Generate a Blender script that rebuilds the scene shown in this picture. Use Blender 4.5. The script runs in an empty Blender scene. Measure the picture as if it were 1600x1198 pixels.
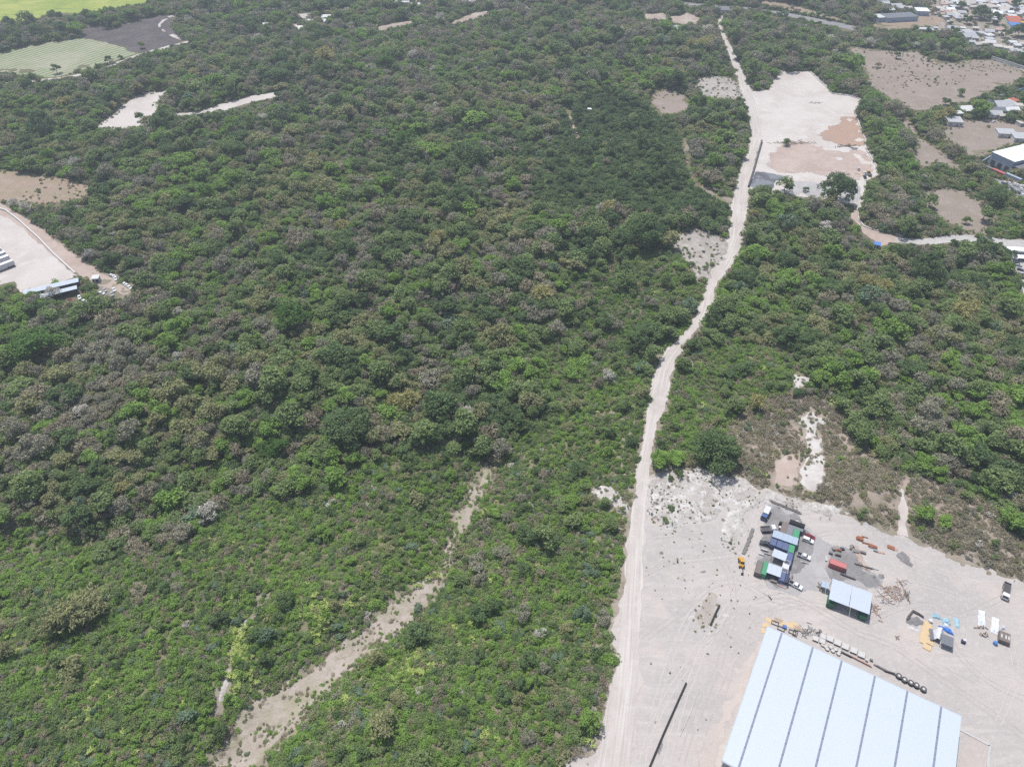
import bpy, bmesh, math, random
import numpy as np
from mathutils import Vector, Matrix
from mathutils.geometry import delaunay_2d_cdt

SC = bpy.context.scene
COL = SC.collection
R = math.radians
random.seed(7)
rng = np.random.default_rng(7)

# ------------------------------------------------------------------ camera
FPX, PITCH, CAMH = 1110.0, R(41.7), 240.0          # focal length in photo pixels, tilt below the horizon, height
CP, SP = math.cos(PITCH), math.sin(PITCH)
cam = bpy.data.cameras.new('camera')
cam.sensor_width = 36.0
cam.lens = 36.0 * FPX / 1600.0
cam.clip_start, cam.clip_end = 1.0, 20000.0
camo = bpy.data.objects.new('camera', cam)
COL.objects.link(camo)
camo.location = (0, 0, CAMH)
camo.rotation_euler = (math.pi / 2 - PITCH, 0, 0)
SC.camera = camo

# ------------------------------------------------------------------ sky, sun, exposure
SUN_EL, SUN_AZ = R(69), R(-32)                      # azimuth clockwise from +Y
world = bpy.data.worlds.new('World')
SC.world = world
world.use_nodes = True
wn = world.node_tree
sky = wn.nodes.new('ShaderNodeTexSky')
sky.sky_type = 'NISHITA'
sky.sun_disc = False
sky.sun_elevation = SUN_EL
sky.sun_rotation = SUN_AZ
sky.dust_density = 2.0
bg = wn.nodes['Background']
bg.inputs['Strength'].default_value = 0.13
wn.links.new(sky.outputs[0], bg.inputs[0])
sun = bpy.data.lights.new('sun', 'SUN')
sun.energy = 3.95
sun.angle = R(0.53)
sun.color = (1.0, 0.975, 0.94)
suno = bpy.data.objects.new('sun', sun)
COL.objects.link(suno)
SDIR = Vector((math.sin(SUN_AZ) * math.cos(SUN_EL), math.cos(SUN_AZ) * math.cos(SUN_EL), math.sin(SUN_EL)))
suno.rotation_euler = SDIR.to_track_quat('Z', 'Y').to_euler()
suno.location = (0, 300, 600)
SC.view_settings.view_transform = 'Standard'
SC.view_settings.look = 'None'
SC.view_settings.exposure = 0.19
SC.view_settings.gamma = 1.0
SC.view_settings.use_curve_mapping = False
SC.render.engine = 'CYCLES'
SC.cycles.max_bounces = 5
SC.cycles.diffuse_bounces = 3
SC.cycles.glossy_bounces = 2
SC.cycles.transmission_bounces = 3
SC.cycles.transparent_max_bounces = 6
SC.cycles.volume_bounces = 0
SC.cycles.use_denoising = False

# ------------------------------------------------------------------ numeric helpers
def _hash(ix, iy, s):
    n = (ix.astype(np.int64) * 374761393 + iy.astype(np.int64) * 668265263 + s * 1442695041) & 0xffffffff
    n = ((n ^ (n >> 13)) * 1274126177) & 0xffffffff
    return ((n ^ (n >> 16)) & 0xffff) / 65535.0

def vnoise(x, y, s=0):
    x = np.asarray(x, float); y = np.asarray(y, float)
    ix, iy = np.floor(x), np.floor(y)
    fx, fy = x - ix, y - iy
    fx = fx * fx * (3 - 2 * fx); fy = fy * fy * (3 - 2 * fy)
    a = _hash(ix, iy, s); b = _hash(ix + 1, iy, s); c = _hash(ix, iy + 1, s); d = _hash(ix + 1, iy + 1, s)
    return (a * (1 - fx) + b * fx) * (1 - fy) + (c * (1 - fx) + d * fx) * fy

def fbm(x, y, s=0, o=3):
    v = 0; a = 0.5; t = 0
    for i in range(o):
        v = v + a * vnoise(np.asarray(x) * 2 ** i, np.asarray(y) * 2 ** i, s + i * 17); t += a; a *= .5
    return v / t

def flat(u, v, z=0.0):
    """photo pixel -> point on the level z"""
    u = np.asarray(u, float); v = np.asarray(v, float)
    dx = (u - 800) / FPX; b = (v - 599) / FPX
    dy = CP - b * SP; dz = -SP - b * CP
    t = (z - CAMH) / dz
    return dx * t, dy * t

def project(x, y, z=0.0):
    """world -> photo pixel, depth"""
    w = np.asarray(z) - CAMH
    dep = y * CP - w * SP
    up = y * SP + w * CP
    return 800 + FPX * x / dep, 599 - FPX * up / dep, dep

def poly_px(pts):
    x, y = flat([p[0] for p in pts], [p[1] for p in pts])
    return np.stack([x, y], 1)

def inside(x, y, poly):
    x = np.asarray(x); y = np.asarray(y)
    r = np.zeros(x.shape, bool)
    n = len(poly); j = n - 1
    for i in range(n):
        xi, yi = poly[i]; xj, yj = poly[j]
        if yi != yj:
            c = ((yi > y) != (yj > y)) & (x < (xj - xi) * (y - yi) / (yj - yi) + xi)
            r ^= c
        j = i
    return r

def dist_line(x, y, line):
    """distance to a polyline (n,2) and interpolated 3rd column if present"""
    d = np.full(np.shape(x), 1e9)
    for i in range(len(line) - 1):
        ax, ay = line[i][:2]; bx, by = line[i + 1][:2]
        L = (bx - ax) ** 2 + (by - ay) ** 2 + 1e-9
        t = np.clip(((x - ax) * (bx - ax) + (y - ay) * (by - ay)) / L, 0, 1)
        d = np.minimum(d, np.hypot(x - ax - t * (bx - ax), y - ay - t * (by - ay)))
    return d

def ribbon_px(pts, k=1.12):
    """list of (u, v, half width in px) -> world polygon"""
    x, y = flat([p[0] for p in pts], [p[1] for p in pts])
    xr, yr = flat([p[0] + p[2] for p in pts], [p[1] for p in pts])
    w = np.hypot(xr - x, yr - y) * k
    return ribbon(np.stack([x, y], 1), w)

def ribbon(c, w):
    # smooth resample
    n = len(c); w = np.broadcast_to(w, (n,)).astype(float)
    s = np.concatenate([[0], np.cumsum(np.hypot(*np.diff(c, axis=0).T))])
    q = np.linspace(0, s[-1], max(n * 3, 8))
    cx, cy, ww = np.interp(q, s, c[:, 0]), np.interp(q, s, c[:, 1]), np.interp(q, s, w)
    for _ in range(2):
        for a in (cx, cy):
            a[1:-1] = (a[:-2] + 2 * a[1:-1] + a[2:]) / 4
    tx, ty = np.gradient(cx), np.gradient(cy)
    l = np.hypot(tx, ty); tx /= l; ty /= l
    L = np.stack([cx - ty * ww, cy + tx * ww], 1); Rr = np.stack([cx + ty * ww, cy - tx * ww], 1)
    return np.concatenate([L, Rr[::-1]])

# ------------------------------------------------------------------ the plan of the place, read off the photograph (pixels) 
YARD = [(870, 1198), (925, 1165), (955, 1125), (950, 1080), (960, 1030), (950, 985), (966, 920), (975, 860), (983, 800), (990, 762), (1012, 740), (1050, 728), (1100, 733),
        (1150, 745), (1195, 762), (1240, 777), (1300, 792), (1340, 812), (1380, 827), (1420, 838), (1480, 866), (1540, 890), (1600, 908), (1800, 960),
        (1800, 1420), (840, 1420)]
ROAD = [(1128, 26, 3), (1123, 38, 3.5), (1126, 50, 4), (1140, 75, 4.5), (1147, 95, 5.5), (1158, 122, 6.5), (1167, 145, 8.5), (1177, 180, 8.5), (1183, 205, 8.5), (1179, 225, 8.5), (1171, 250, 9),
        (1161, 280, 10), (1158, 310, 11), (1154, 345, 12), (1147, 380, 12), (1133, 412, 12), (1113, 437, 10), (1106, 460, 8.5), (1104, 485, 8), (1087, 512, 8), (1058, 540, 9), (1041, 562, 12),
        (1034, 595, 14), (1027, 625, 13), (1018, 660, 10), (1010, 700, 9.5), (1003, 745, 10), (997, 800, 12), (992, 860, 14), (988, 940, 17), (982, 1040, 20), (970, 1140, 24), (955, 1240, 28)]
PAD = [(1172, 144), (1200, 141), (1207, 128), (1220, 113), (1266, 113), (1281, 128), (1300, 147), (1325, 150), (1342, 155), (1350, 161), (1340, 168), (1335, 177), (1343, 197), (1352, 217),
       (1352, 232), (1364, 250), (1378, 274), (1352, 284), (1349, 322), (1338, 326), (1310, 314), (1240, 304), (1200, 298), (1168, 296), (1178, 262), (1190, 223), (1187, 190), (1176, 155)]
FIELD = [(1318, 70), (1400, 79), (1440, 76), (1444, 86), (1490, 97), (1500, 93), (1550, 91), (1610, 112), (1600, 124), (1560, 142), (1535, 155), (1500, 166), (1460, 172), (1430, 178), (1385, 158), (1350, 130), (1340, 105), (1330, 92)]
LOT = [(1470, 200), (1500, 190), (1540, 185), (1625, 200), (1625, 240), (1580, 228), (1548, 242), (1520, 250), (1500, 235), (1470, 215)]
CUT = [(1420, 180), (1428, 198), (1440, 215), (1460, 228), (1480, 242), (1500, 258), (1505, 270), (1486, 262), (1470, 255), (1450, 260), (1430, 262), (1424, 240), (1432, 222), (1418, 205), (1405, 190)]
GLADE = [(1440, 300), (1480, 292), (1510, 300), (1545, 320), (1560, 350), (1540, 366), (1500, 362), (1470, 345), (1450, 332)]
PASTURE = [(-90, 255), (10, 266), (60, 272), (110, 280), (140, 289), (152, 301), (130, 312), (90, 320), (50, 322), (0, 315), (-90, 300)]
DEPOT = [(-90, 300), (0, 325), (25, 340), (62, 372), (95, 405), (120, 428), (112, 436), (30, 458), (20, 440), (-90, 470)]
DEPOTROAD = [(-60, 296, 9), (0, 326, 9), (35, 347, 9), (75, 378, 10), (110, 408, 11), (145, 430, 12), (180, 446, 9), (200, 458, 6)]
CLEAR1 = [(148, 198), (176, 180), (190, 166), (210, 153), (235, 145), (264, 142), (256, 156), (246, 164), (252, 178), (240, 194), (218, 202), (188, 206)]
CLEAR2 = [(266, 182, 6), (300, 181, 8), (335, 173, 11), (365, 164, 13), (395, 155, 13), (432, 147, 9)]
CROP = [(-60, 95), (20, 80), (70, 68), (130, 60), (165, 66), (200, 78), (212, 85), (190, 92), (150, 104), (110, 115), (80, 122), (0, 112), (-60, 112)]
PLOUGH = [(124, 52), (136, 39), (180, 45), (215, 32), (250, 24), (280, 25), (266, 42), (280, 57), (290, 64), (252, 78), (214, 85), (185, 72), (165, 66), (126, 60)]
GREENFIELD = [(-90, -6), (60, -10), (150, -10), (236, -2), (232, 8), (180, 17), (150, 22), (110, 25), (70, 28), (0, 42), (-90, 50)]
FARMROAD = [(-60, 138, 5), (50, 128, 5), (90, 124, 5), (130, 117, 5), (170, 105, 5), (205, 90, 4), (235, 80, 4), (265, 73, 5), (298, 66, 6)]
GULLY = [(290, 1262, 36), (370, 1170, 36), (420, 1110, 46), (470, 1072, 32), (540, 1012, 27), (600, 962, 24), (650, 915, 22), (682, 885, 12), (700, 835, 8), (722, 785, 13), (752, 735, 14), (768, 705, 8)]
STREAM = [(335, 1110, 5), (350, 1065, 5), (362, 1010, 4), (385, 960, 4), (420, 930, 3)]
ROCKS1 = [(1048, 372), (1080, 362), (1115, 362), (1140, 375), (1130, 405), (1110, 432), (1085, 442), (1078, 415), (1062, 398)]
SCAR1 = [(1085, 122), (1115, 118), (1145, 120), (1158, 140), (1165, 155), (1130, 156), (1095, 152), (1083, 140)]
MEADOW1 = [(1012, 145), (1040, 138), (1078, 152), (1080, 175), (1040, 182), (1018, 175)]
PATH1 = [(1068, 212, 4), (1074, 235, 4), (1074, 265, 4), (1085, 285, 4), (1105, 300, 4), (1130, 310, 5), (1150, 316, 5)]
PATH2 = [(885, 168, 1.5), (892, 185, 1.8), (900, 205, 2.0), (904, 215, 1.5)]
WHITE1 = [(1224, 626), (1232, 610), (1233, 595), (1240, 586), (1250, 592), (1266, 598), (1262, 608), (1248, 612), (1238, 620)]
WHITE2 = [(1232, 654), (1256, 650), (1268, 634), (1276, 652), (1298, 648), (1280, 668), (1285, 700), (1290, 732), (1284, 760), (1270, 775), (1252, 770), (1256, 720), (1256, 690), (1250, 670)]
PINK = [(1195, 745), (1215, 722), (1250, 705), (1258, 730), (1256, 758), (1240, 768), (1205, 765)]
ERODED = [(1012, 742), (1060, 728), (1090, 735), (1120, 735), (1160, 745), (1198, 768), (1240, 779), (1300, 790), (1320, 800), (1300, 808), (1262, 803), (1205, 790), (1170, 800),
          (1150, 850), (1125, 850), (1130, 800), (1080, 815), (1045, 835), (1020, 820), (1005, 800)]
ERODED2 = [(918, 760), (940, 752), (960, 760), (985, 790), (978, 812), (955, 795), (935, 775)]
TRACKR = [(1412, 738, 3), (1416, 752, 3.5), (1408, 775, 4), (1412, 795, 6), (1409, 815, 7), (1412, 842, 9)]
SITE = [(1332, 326), (1342, 328), (1346, 345), (1358, 356), (1385, 364), (1412, 370), (1405, 382), (1372, 386), (1358, 372), (1338, 352), (1328, 340)]
LANE = [(1400, 375, 8), (1440, 380, 9), (1475, 377, 10), (1530, 374, 11), (1580, 381, 11), (1680, 389, 12)]
CARPARK1 = [(1542, 275), (1570, 284), (1625, 296), (1625, 325), (1596, 310), (1575, 300), (1556, 290)]
CARPARK2 = [(1562, 384), (1625, 392), (1640, 470), (1605, 470), (1592, 440), (1578, 408)]
TOWN = [(1440, -20), (1700, -20), (1700, 120), (1560, 90), (1545, 78), (1480, 55), (1450, 40)]
TOPLOT = [(1360, 28), (1450, 22), (1480, 30), (1470, 40), (1420, 45), (1365, 45)]
HIGHWAY = [(1060, 4, 7), (1130, 12, 8), (1180, 17, 9), (1230, 23, 10), (1290, 35, 11), (1345, 46, 10)]
TOPBARE = [(1180, 0), (1240, 8), (1300, 24), (1345, 40), (1300, 32), (1230, 18), (1180, 10)]
SCARS = [[(585, 44), (605, 37), (640, 32), (655, 30), (640, 40), (610, 46), (590, 50)], [(700, 38), (735, 20), (772, 16), (760, 25), (725, 35), (690, 45)],
         [(1000, 20), (1040, 20), (1045, 32), (1010, 30)], [(1045, 28), (1075, 18), (1098, 30), (1090, 40), (1050, 40)]]
FORELAND = [(1125, 690), (1150, 648), (1195, 625), (1260, 622), (1310, 640), (1340, 700), (1400, 735), (1480, 760), (1550, 790), (1562, 830), (1600, 850), (1600, 905), (1540, 889), (1480, 865), (1420, 837), (1340, 811), (1240, 776), (1150, 744), (1120, 730)]
SCRUB_A = [(-120, 840), (60, 815), (180, 860), (300, 850), (360, 775), (480, 765), (560, 720), (660, 690), (745, 690), (760, 720), (720, 800), (690, 880), (560, 990), (440, 1095), (290, 1300), (-120, 1300)]
SCRUB_B = [(770, 705), (850, 640), (1000, 570), (1022, 600), (1008, 700), (990, 760), (983, 800), (970, 900), (950, 985), (955, 1080), (870, 1198), (830, 1300), (300, 1300), (460, 1095), (690, 900), (730, 800)]
SCRUB_C = [(870, 405), (960, 390), (1060, 400), (1085, 445), (1095, 480), (1045, 545), (990, 570), (860, 630), (830, 560)]
SCRUB_D = [(1060, 560), (1130, 520), (1230, 560), (1260, 600), (1200, 650), (1130, 680), (1050, 740), (1015, 735), (1035, 640)]
PLANT = [(885, 165), (960, 140), (1010, 165), (1068, 215), (1075, 290), (1145, 315), (1140, 355), (1040, 350), (960, 335), (860, 330), (830, 290), (860, 230)]

P_ = {k: poly_px(v) for k, v in dict(YARD=YARD, PAD=PAD, FIELD=FIELD, LOT=LOT, CUT=CUT, GLADE=GLADE, PASTURE=PASTURE, DEPOT=DEPOT, CLEAR1=CLEAR1, CROP=CROP, PLOUGH=PLOUGH, GREENFIELD=GREENFIELD,
      ROCKS1=ROCKS1, SCAR1=SCAR1, MEADOW1=MEADOW1, WHITE1=WHITE1, WHITE2=WHITE2, PINK=PINK, ERODED=ERODED, ERODED2=ERODED2, SITE=SITE, CARPARK1=CARPARK1, CARPARK2=CARPARK2, TOWN=TOWN, TOPLOT=TOPLOT,
      TOPBARE=TOPBARE, FORELAND=FORELAND, SCRUB_A=SCRUB_A, SCRUB_B=SCRUB_B, SCRUB_C=SCRUB_C, SCRUB_D=SCRUB_D, PLANT=PLANT).items()}
R_ = {k: ribbon_px(v) for k, v in dict(ROAD=ROAD, DEPOTROAD=DEPOTROAD, CLEAR2=CLEAR2, FARMROAD=FARMROAD, GULLY=GULLY, STREAM=STREAM, PATH1=PATH1, PATH2=PATH2, TRACKR=TRACKR, LANE=LANE, HIGHWAY=HIGHWAY).items()}
SCARW = [poly_px(s) for s in SCARS]

# ------------------------------------------------------------------ the lie of the land
X0, X1, Y0, Y1, STEP = -900, 900, 40, 1280, 4
gx = np.arange(X0, X1 + 1, STEP, float); gy = np.arange(Y0, Y1 + 1, STEP, float)
GX, GY = np.meshgrid(gx, gy)
flatmask = np.zeros(GX.shape)
for k in ('YARD', 'PAD', 'FIELD', 'LOT', 'DEPOT', 'CROP', 'PLOUGH', 'GREENFIELD', 'SITE', 'CARPARK1', 'CARPARK2', 'TOWN', 'TOPLOT'):
    flatmask = np.maximum(flatmask, inside(GX, GY, P_[k]))
for k in ('CLEAR1', 'PASTURE', 'CUT', 'GLADE', 'MEADOW1', 'SCAR1', 'TOPBARE'):
    flatmask = np.maximum(flatmask, inside(GX, GY, P_[k]))
for q in SCARW:
    flatmask = np.maximum(flatmask, inside(GX, GY, q))
for k in ('ROAD', 'LANE', 'DEPOTROAD', 'CLEAR2', 'FARMROAD', 'HIGHWAY', 'TRACKR', 'PATH1'):
    flatmask = np.maximum(flatmask, inside(GX, GY, R_[k]))
for _ in range(7):
    p = np.pad(flatmask, 1, mode='edge')
    b = (p[:-2, 1:-1] + p[2:, 1:-1] + p[1:-1, :-2] + p[1:-1, 2:] + 2 * p[1:-1, 1:-1]) / 6
    flatmask = np.maximum(b, flatmask * .97)
relief = (fbm(GX / 95, GY / 95, 3, 3) - .5) * 15 + (fbm(GX / 30, GY / 30, 9, 2) - .5) * 3.2
gl = np.stack(flat([p[0] for p in GULLY], [p[1] for p in GULLY]), 1)
relief -= 7 * np.exp(-(dist_line(GX, GY, gl) / 16) ** 2)
RAV = np.stack(flat([-40, 120, 240, 330, 450, 560, 640, 690, 720, 780], [850, 845, 800, 720, 690, 640, 610, 540, 440, 330]), 1)
relief -= 6 * np.exp(-(dist_line(GX, GY, RAV) / 13) ** 2)
HG = relief * np.clip(1 - flatmask, 0, 1)

def h(x, y):
    x = np.asarray(x, float); y = np.asarray(y, float)
    fx = np.clip((x - X0) / STEP, 0, len(gx) - 1.001); fy = np.clip((y - Y0) / STEP, 0, len(gy) - 1.001)
    ix, iy = fx.astype(int), fy.astype(int)
    a, b = fx - ix, fy - iy
    v = (HG[iy, ix] * (1 - a) + HG[iy, ix + 1] * a) * (1 - b) + (HG[iy + 1, ix] * (1 - a) + HG[iy + 1, ix + 1] * a) * b
    edge = (x < X0) | (x > X1) | (y < Y0) | (y > Y1)
    return np.where(edge, 0, v)

def G(u, v, up=0.0):
    """photo pixel -> point on the ground (up metres above it)"""
    z = 0.0
    for _ in range(5):
        x, y = flat(u, v, z + up)
        z = float(h(x, y))
    return Vector((float(x), float(y), z))

# ------------------------------------------------------------------ materials
MATS = {}
def new_mat(name):
    m = bpy.data.materials.new(name)
    m.use_nodes = True
    MATS[name] = m
    return m, m.node_tree, m.node_tree.nodes['Principled BSDF']

def N(nt, t, **kw):
    n = nt.nodes.new(t)
    for k, v in kw.items():
        setattr(n, k, v)
    return n

def noise_fac(nt, scale, detail=4, rough=.6, vec=None, lo=.35, hi=.65):
    n = N(nt, 'ShaderNodeTexNoise'); n.inputs['Scale'].default_value = scale
    n.inputs['Detail'].default_value = detail; n.inputs['Roughness'].default_value = rough
    if vec: nt.links.new(vec, n.inputs['Vector'])
    r = N(nt, 'ShaderNodeMapRange'); r.inputs[1].default_value = lo; r.inputs[2].default_value = hi
    nt.links.new(n.outputs[0], r.inputs[0])
    return r.outputs[0]

def mixc(nt, fac, a, b, mode='MIX'):
    m = N(nt, 'ShaderNodeMix', data_type='RGBA', blend_type=mode)
    for s, v in ((0, fac), (6, a), (7, b)):
        if hasattr(v, 'is_output'): nt.links.new(v, m.inputs[s])
        else: m.inputs[s].default_value = v if s == 0 else (*v, 1)
    return m.outputs[2]

def earth(name, base, layers, bump=.3, bscale=.8, rough=.95, attr=False, streaks=()):
    """layers: (scale, colour, lo, hi[, strength])"""
    m, nt, bs = new_mat(name)
    k_ = .84
    base = base and tuple(q * k_ for q in base); layers = [(L[0], tuple(q * k_ for q in L[1]), *L[2:]) for L in layers]
    pos = N(nt, 'ShaderNodeNewGeometry').outputs['Position']
    c = base
    if not attr:                                   # worn, broken outline of a patch of ground
        fa = N(nt, 'ShaderNodeAttribute', attribute_name='fade'); fn = N(nt, 'ShaderNodeTexNoise'); fn.inputs['Scale'].default_value = .16; fn.inputs['Detail'].default_value = 8; fn.inputs['Roughness'].default_value = .74
        nt.links.new(pos, fn.inputs['Vector'])
        ad = N(nt, 'ShaderNodeMath', operation='SUBTRACT'); nt.links.new(fa.outputs['Fac'], ad.inputs[0]); nt.links.new(fn.outputs[0], ad.inputs[1])
        mr = N(nt, 'ShaderNodeMapRange'); mr.inputs[1].default_value = -.025; mr.inputs[2].default_value = .025; nt.links.new(ad.outputs[0], mr.inputs[0])
        tr = N(nt, 'ShaderNodeBsdfTransparent'); mx = N(nt, 'ShaderNodeMixShader'); out = nt.nodes['Material Output']
        nt.links.new(mr.outputs[0], mx.inputs[0]); nt.links.new(tr.outputs[0], mx.inputs[1]); nt.links.new(bs.outputs[0], mx.inputs[2]); nt.links.new(mx.outputs[0], out.inputs[0])
    if attr:
        a = N(nt, 'ShaderNodeVertexColor', layer_name='tint'); c = a.outputs[0]
    for L in layers:
        f = noise_fac(nt, L[0], 5, .62, pos, L[2], L[3])
        if len(L) > 4:
            mm = N(nt, 'ShaderNodeMath', operation='MULTIPLY'); nt.links.new(f, mm.inputs[0]); mm.inputs[1].default_value = L[4]; f = mm.outputs[0]
        c = mixc(nt, f, c, L[1])
    for ang, sc_, col, lo, hi, st, src in streaks:   # wheel marks: noise drawn out along the way the lorries go
        mp = N(nt, 'ShaderNodeMapping'); mp.inputs['Rotation'].default_value = (0, 0, R(ang)); mp.inputs['Scale'].default_value = (sc_[0], sc_[1], 1)
        v_ = pos
        if src: v_ = N(nt, 'ShaderNodeAttribute', attribute_name=src).outputs['Vector']
        else:
            wn1 = N(nt, 'ShaderNodeTexNoise'); wn1.inputs['Scale'].default_value = .02; nt.links.new(pos, wn1.inputs['Vector'])
            va = N(nt, 'ShaderNodeVectorMath', operation='MULTIPLY_ADD'); va.inputs[1].default_value = (14, 14, 0); nt.links.new(wn1.outputs['Color'], va.inputs[0]); nt.links.new(pos, va.inputs[2]); v_ = va.outputs[0]
        nt.links.new(v_, mp.inputs[0])
        f1 = noise_fac(nt, 1.0, 4, .6, mp.outputs[0], lo, hi); f2 = noise_fac(nt, .03, 3, .5, pos, .42, .58)
        m1 = N(nt, 'ShaderNodeMath', operation='MULTIPLY'); nt.links.new(f1, m1.inputs[0])
        if src: m1.inputs[1].default_value = 1
        else: nt.links.new(f2, m1.inputs[1])
        m2 = N(nt, 'ShaderNodeMath', operation='MULTIPLY'); nt.links.new(m1.outputs[0], m2.inputs[0]); m2.inputs[1].default_value = st
        c = mixc(nt, m2.outputs[0], c, tuple(q * k_ for q in col))
    nt.links.new(c, bs.inputs['Base Color']) if hasattr(c, 'is_output') else None
    if not hasattr(c, 'is_output'): bs.inputs['Base Color'].default_value = (*c, 1)
    bs.inputs['Roughness'].default_value = rough
    bs.inputs['Specular IOR Level'].default_value = .15
    if bump:
        n = N(nt, 'ShaderNodeTexNoise'); n.inputs['Scale'].default_value = bscale; n.inputs['Detail'].default_value = 6
        nt.links.new(pos, n.inputs['Vector'])
        b = N(nt, 'ShaderNodeBump'); b.inputs['Strength'].default_value = bump; b.inputs['Distance'].default_value = .6
        nt.links.new(n.outputs[0], b.inputs['Height']); nt.links.new(b.outputs[0], bs.inputs['Normal'])
    return m

def paint(name, col, rough=.5, metal=0.0, var=.12, scale=1.5, dirt=None, ribs=None, spec=.3):
    m, nt, bs = new_mat(name)
    co = N(nt, 'ShaderNodeTexCoord')
    d = dirt or tuple(c * .6 for c in col)
    f = noise_fac(nt, scale, 5, .65, co.outputs['Object'], .42, .8)
    mm = N(nt, 'ShaderNodeMath', operation='MULTIPLY'); nt.links.new(f, mm.inputs[0]); mm.inputs[1].default_value = var * 3
    nt.links.new(mixc(nt, mm.outputs[0], col, d), bs.inputs['Base Color'])
    bs.inputs['Roughness'].default_value = rough; bs.inputs['Metallic'].default_value = metal
    bs.inputs['Specular IOR Level'].default_value = spec
    if ribs:
        w = N(nt, 'ShaderNodeTexWave', bands_direction=ribs[0]); w.inputs['Scale'].default_value = ribs[1]
        nt.links.new(co.outputs['Object'], w.inputs['Vector'])
        b = N(nt, 'ShaderNodeBump'); b.inputs['Strength'].default_value = ribs[2]; b.inputs['Distance'].default_value = .04
        nt.links.new(w.outputs[1], b.inputs['Height']); nt.links.new(b.outputs[0], bs.inputs['Normal'])
    return m

def leafmat(name, c1, c2, c3, trans=.36):
    """colour differs from plant to plant (object random) and from leaf to leaf (leaf attribute)"""
    m = bpy.data.materials.new(name); m.use_nodes = True; MATS[name] = m
    nt = m.node_tree; nt.nodes.clear()
    oi = N(nt, 'ShaderNodeObjectInfo'); at = N(nt, 'ShaderNodeAttribute', attribute_name='leaf')
    c = mixc(nt, oi.outputs['Random'], c1, c2)
    wide = noise_fac(nt, .022, 3, .55, N(nt, 'ShaderNodeNewGeometry').outputs['Position'], .42, .62)
    c = mixc(nt, wide, c, tuple(q * f_ for q, f_ in zip(c2, (1.14, 1.18, 1.05))))
    tone = noise_fac(nt, .33, 3, .6, N(nt, 'ShaderNodeNewGeometry').outputs['Position'], .40, .66)
    c = mixc(nt, tone, c, tuple(q * f_ for q, f_ in zip(c2, (1.2, 1.26, 1.15))))
    c = mixc(nt, at.outputs['Fac'], c, c3)
    d = N(nt, 'ShaderNodeBsdfDiffuse'); t = N(nt, 'ShaderNodeBsdfTranslucent'); mx = N(nt, 'ShaderNodeMixShader'); o = N(nt, 'ShaderNodeOutputMaterial')
    nt.links.new(c, d.inputs[0]); nt.links.new(c, t.inputs[0]); mx.inputs[0].default_value = trans
    nt.links.new(d.outputs[0], mx.inputs[1]); nt.links.new(t.outputs[0], mx.inputs[2]); nt.links.new(mx.outputs[0], o.inputs[0])
    return m

M = {}
M['ground'] = earth('ground_soil', None, [(.03, (.20, .17, .115), .45, .75, .6), (.18, (.14, .14, .075), .48, .68, .6), (.9, (.27, .23, .17), .55, .75, .5)], .5, 1.2, attr=True)
ST = [(-64, (.03, .5), (.60, .56, .52), .48, .66, .4, None), (28, (.03, .5), (.45, .415, .38), .50, .68, .35, None)]
M['yard'] = earth('pale_dust', (.51, .468, .435), [(.022, (.44, .408, .388), .4, .62), (.05, (.545, .485, .44), .5, .66), (.16, (.41, .375, .345), .54, .72, .65), (.5, (.57, .525, .49), .5, .66, .55), (1.8, (.42, .385, .355), .56, .7, .4)], .3, 1.1, streaks=ST)
M['rutdark'] = earth('rut_dust', (.475, .435, .402), [(.3, (.44, .40, .37), .45, .65), (1.5, (.51, .468, .435), .5, .7, .6)], .3, 1.2)
M['rutpale'] = earth('pale_rut_dust', (.545, .50, .465), [(.3, (.51, .468, .435), .45, .65), (1.5, (.58, .535, .50), .5, .7, .6)], .3, 1.2)
M['track'] = earth('compacted_track', (.56, .51, .47), [(.05, (.50, .45, .41), .42, .62), (.3, (.60, .56, .52), .5, .68, .6), (1.4, (.46, .41, .37), .56, .72, .5)], .2, 1.0, streaks=[(0, (.9, .025), (.64, .60, .56), .48, .64, .8, 'lane'), (0, (1.6, .03), (.41, .365, .325), .54, .68, .75, 'lane')])
M['pad'] = earth('pale_fill', (.60, .55, .51), [(.03, (.53, .475, .435), .45, .62), (.1, (.65, .61, .57), .5, .68, .7), (.8, (.47, .41, .37), .58, .75, .4)], .15, 1.0)
M['pinkdust'] = earth('pinkish_dust', (.54, .475, .435), [(.06, (.49, .43, .395), .42, .62), (.5, (.57, .52, .485), .5, .7, .6)], .2, 1.0)
M['weedsoil'] = earth('weedy_soil', (.44, .395, .35), [(.2, (.36, .32, .28), .42, .62), (.8, (.50, .46, .42), .5, .7, .7)], .4, 1.0)
M['redfill'] = earth('red_fill', (.43, .295, .22), [(.06, (.38, .285, .235), .45, .62, .7), (.4, (.48, .36, .28), .5, .7, .6)], .15, 1.0)
M['pinkfill'] = earth('pink_fill', (.50, .405, .35), [(.04, (.43, .335, .285), .42, .62), (.2, (.56, .48, .43), .5, .7, .6), (.9, (.40, .31, .26), .55, .7, .5)], .15, 1.0)
M['wetasphalt'] = earth('damp_tarmac', (.125, .125, .135), [(.08, (.23, .24, .265), .46, .56), (.5, (.16, .16, .17), .5, .7, .5)], .1, 1.0, .6)
M['greyfill'] = earth('grey_gravel_fill', (.42, .405, .40), [(.06, (.48, .46, .45), .45, .6), (.4, (.30, .285, .28), .5, .7, .5)], .2, 1.0)
M['gravel'] = earth('dark_gravel', (.26, .25, .245), [(.12, (.36, .345, .335), .46, .64), (.6, (.18, .175, .17), .5, .68, .6), (2.5, (.40, .38, .37), .58, .7, .6)], .5, 2.0)
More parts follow.
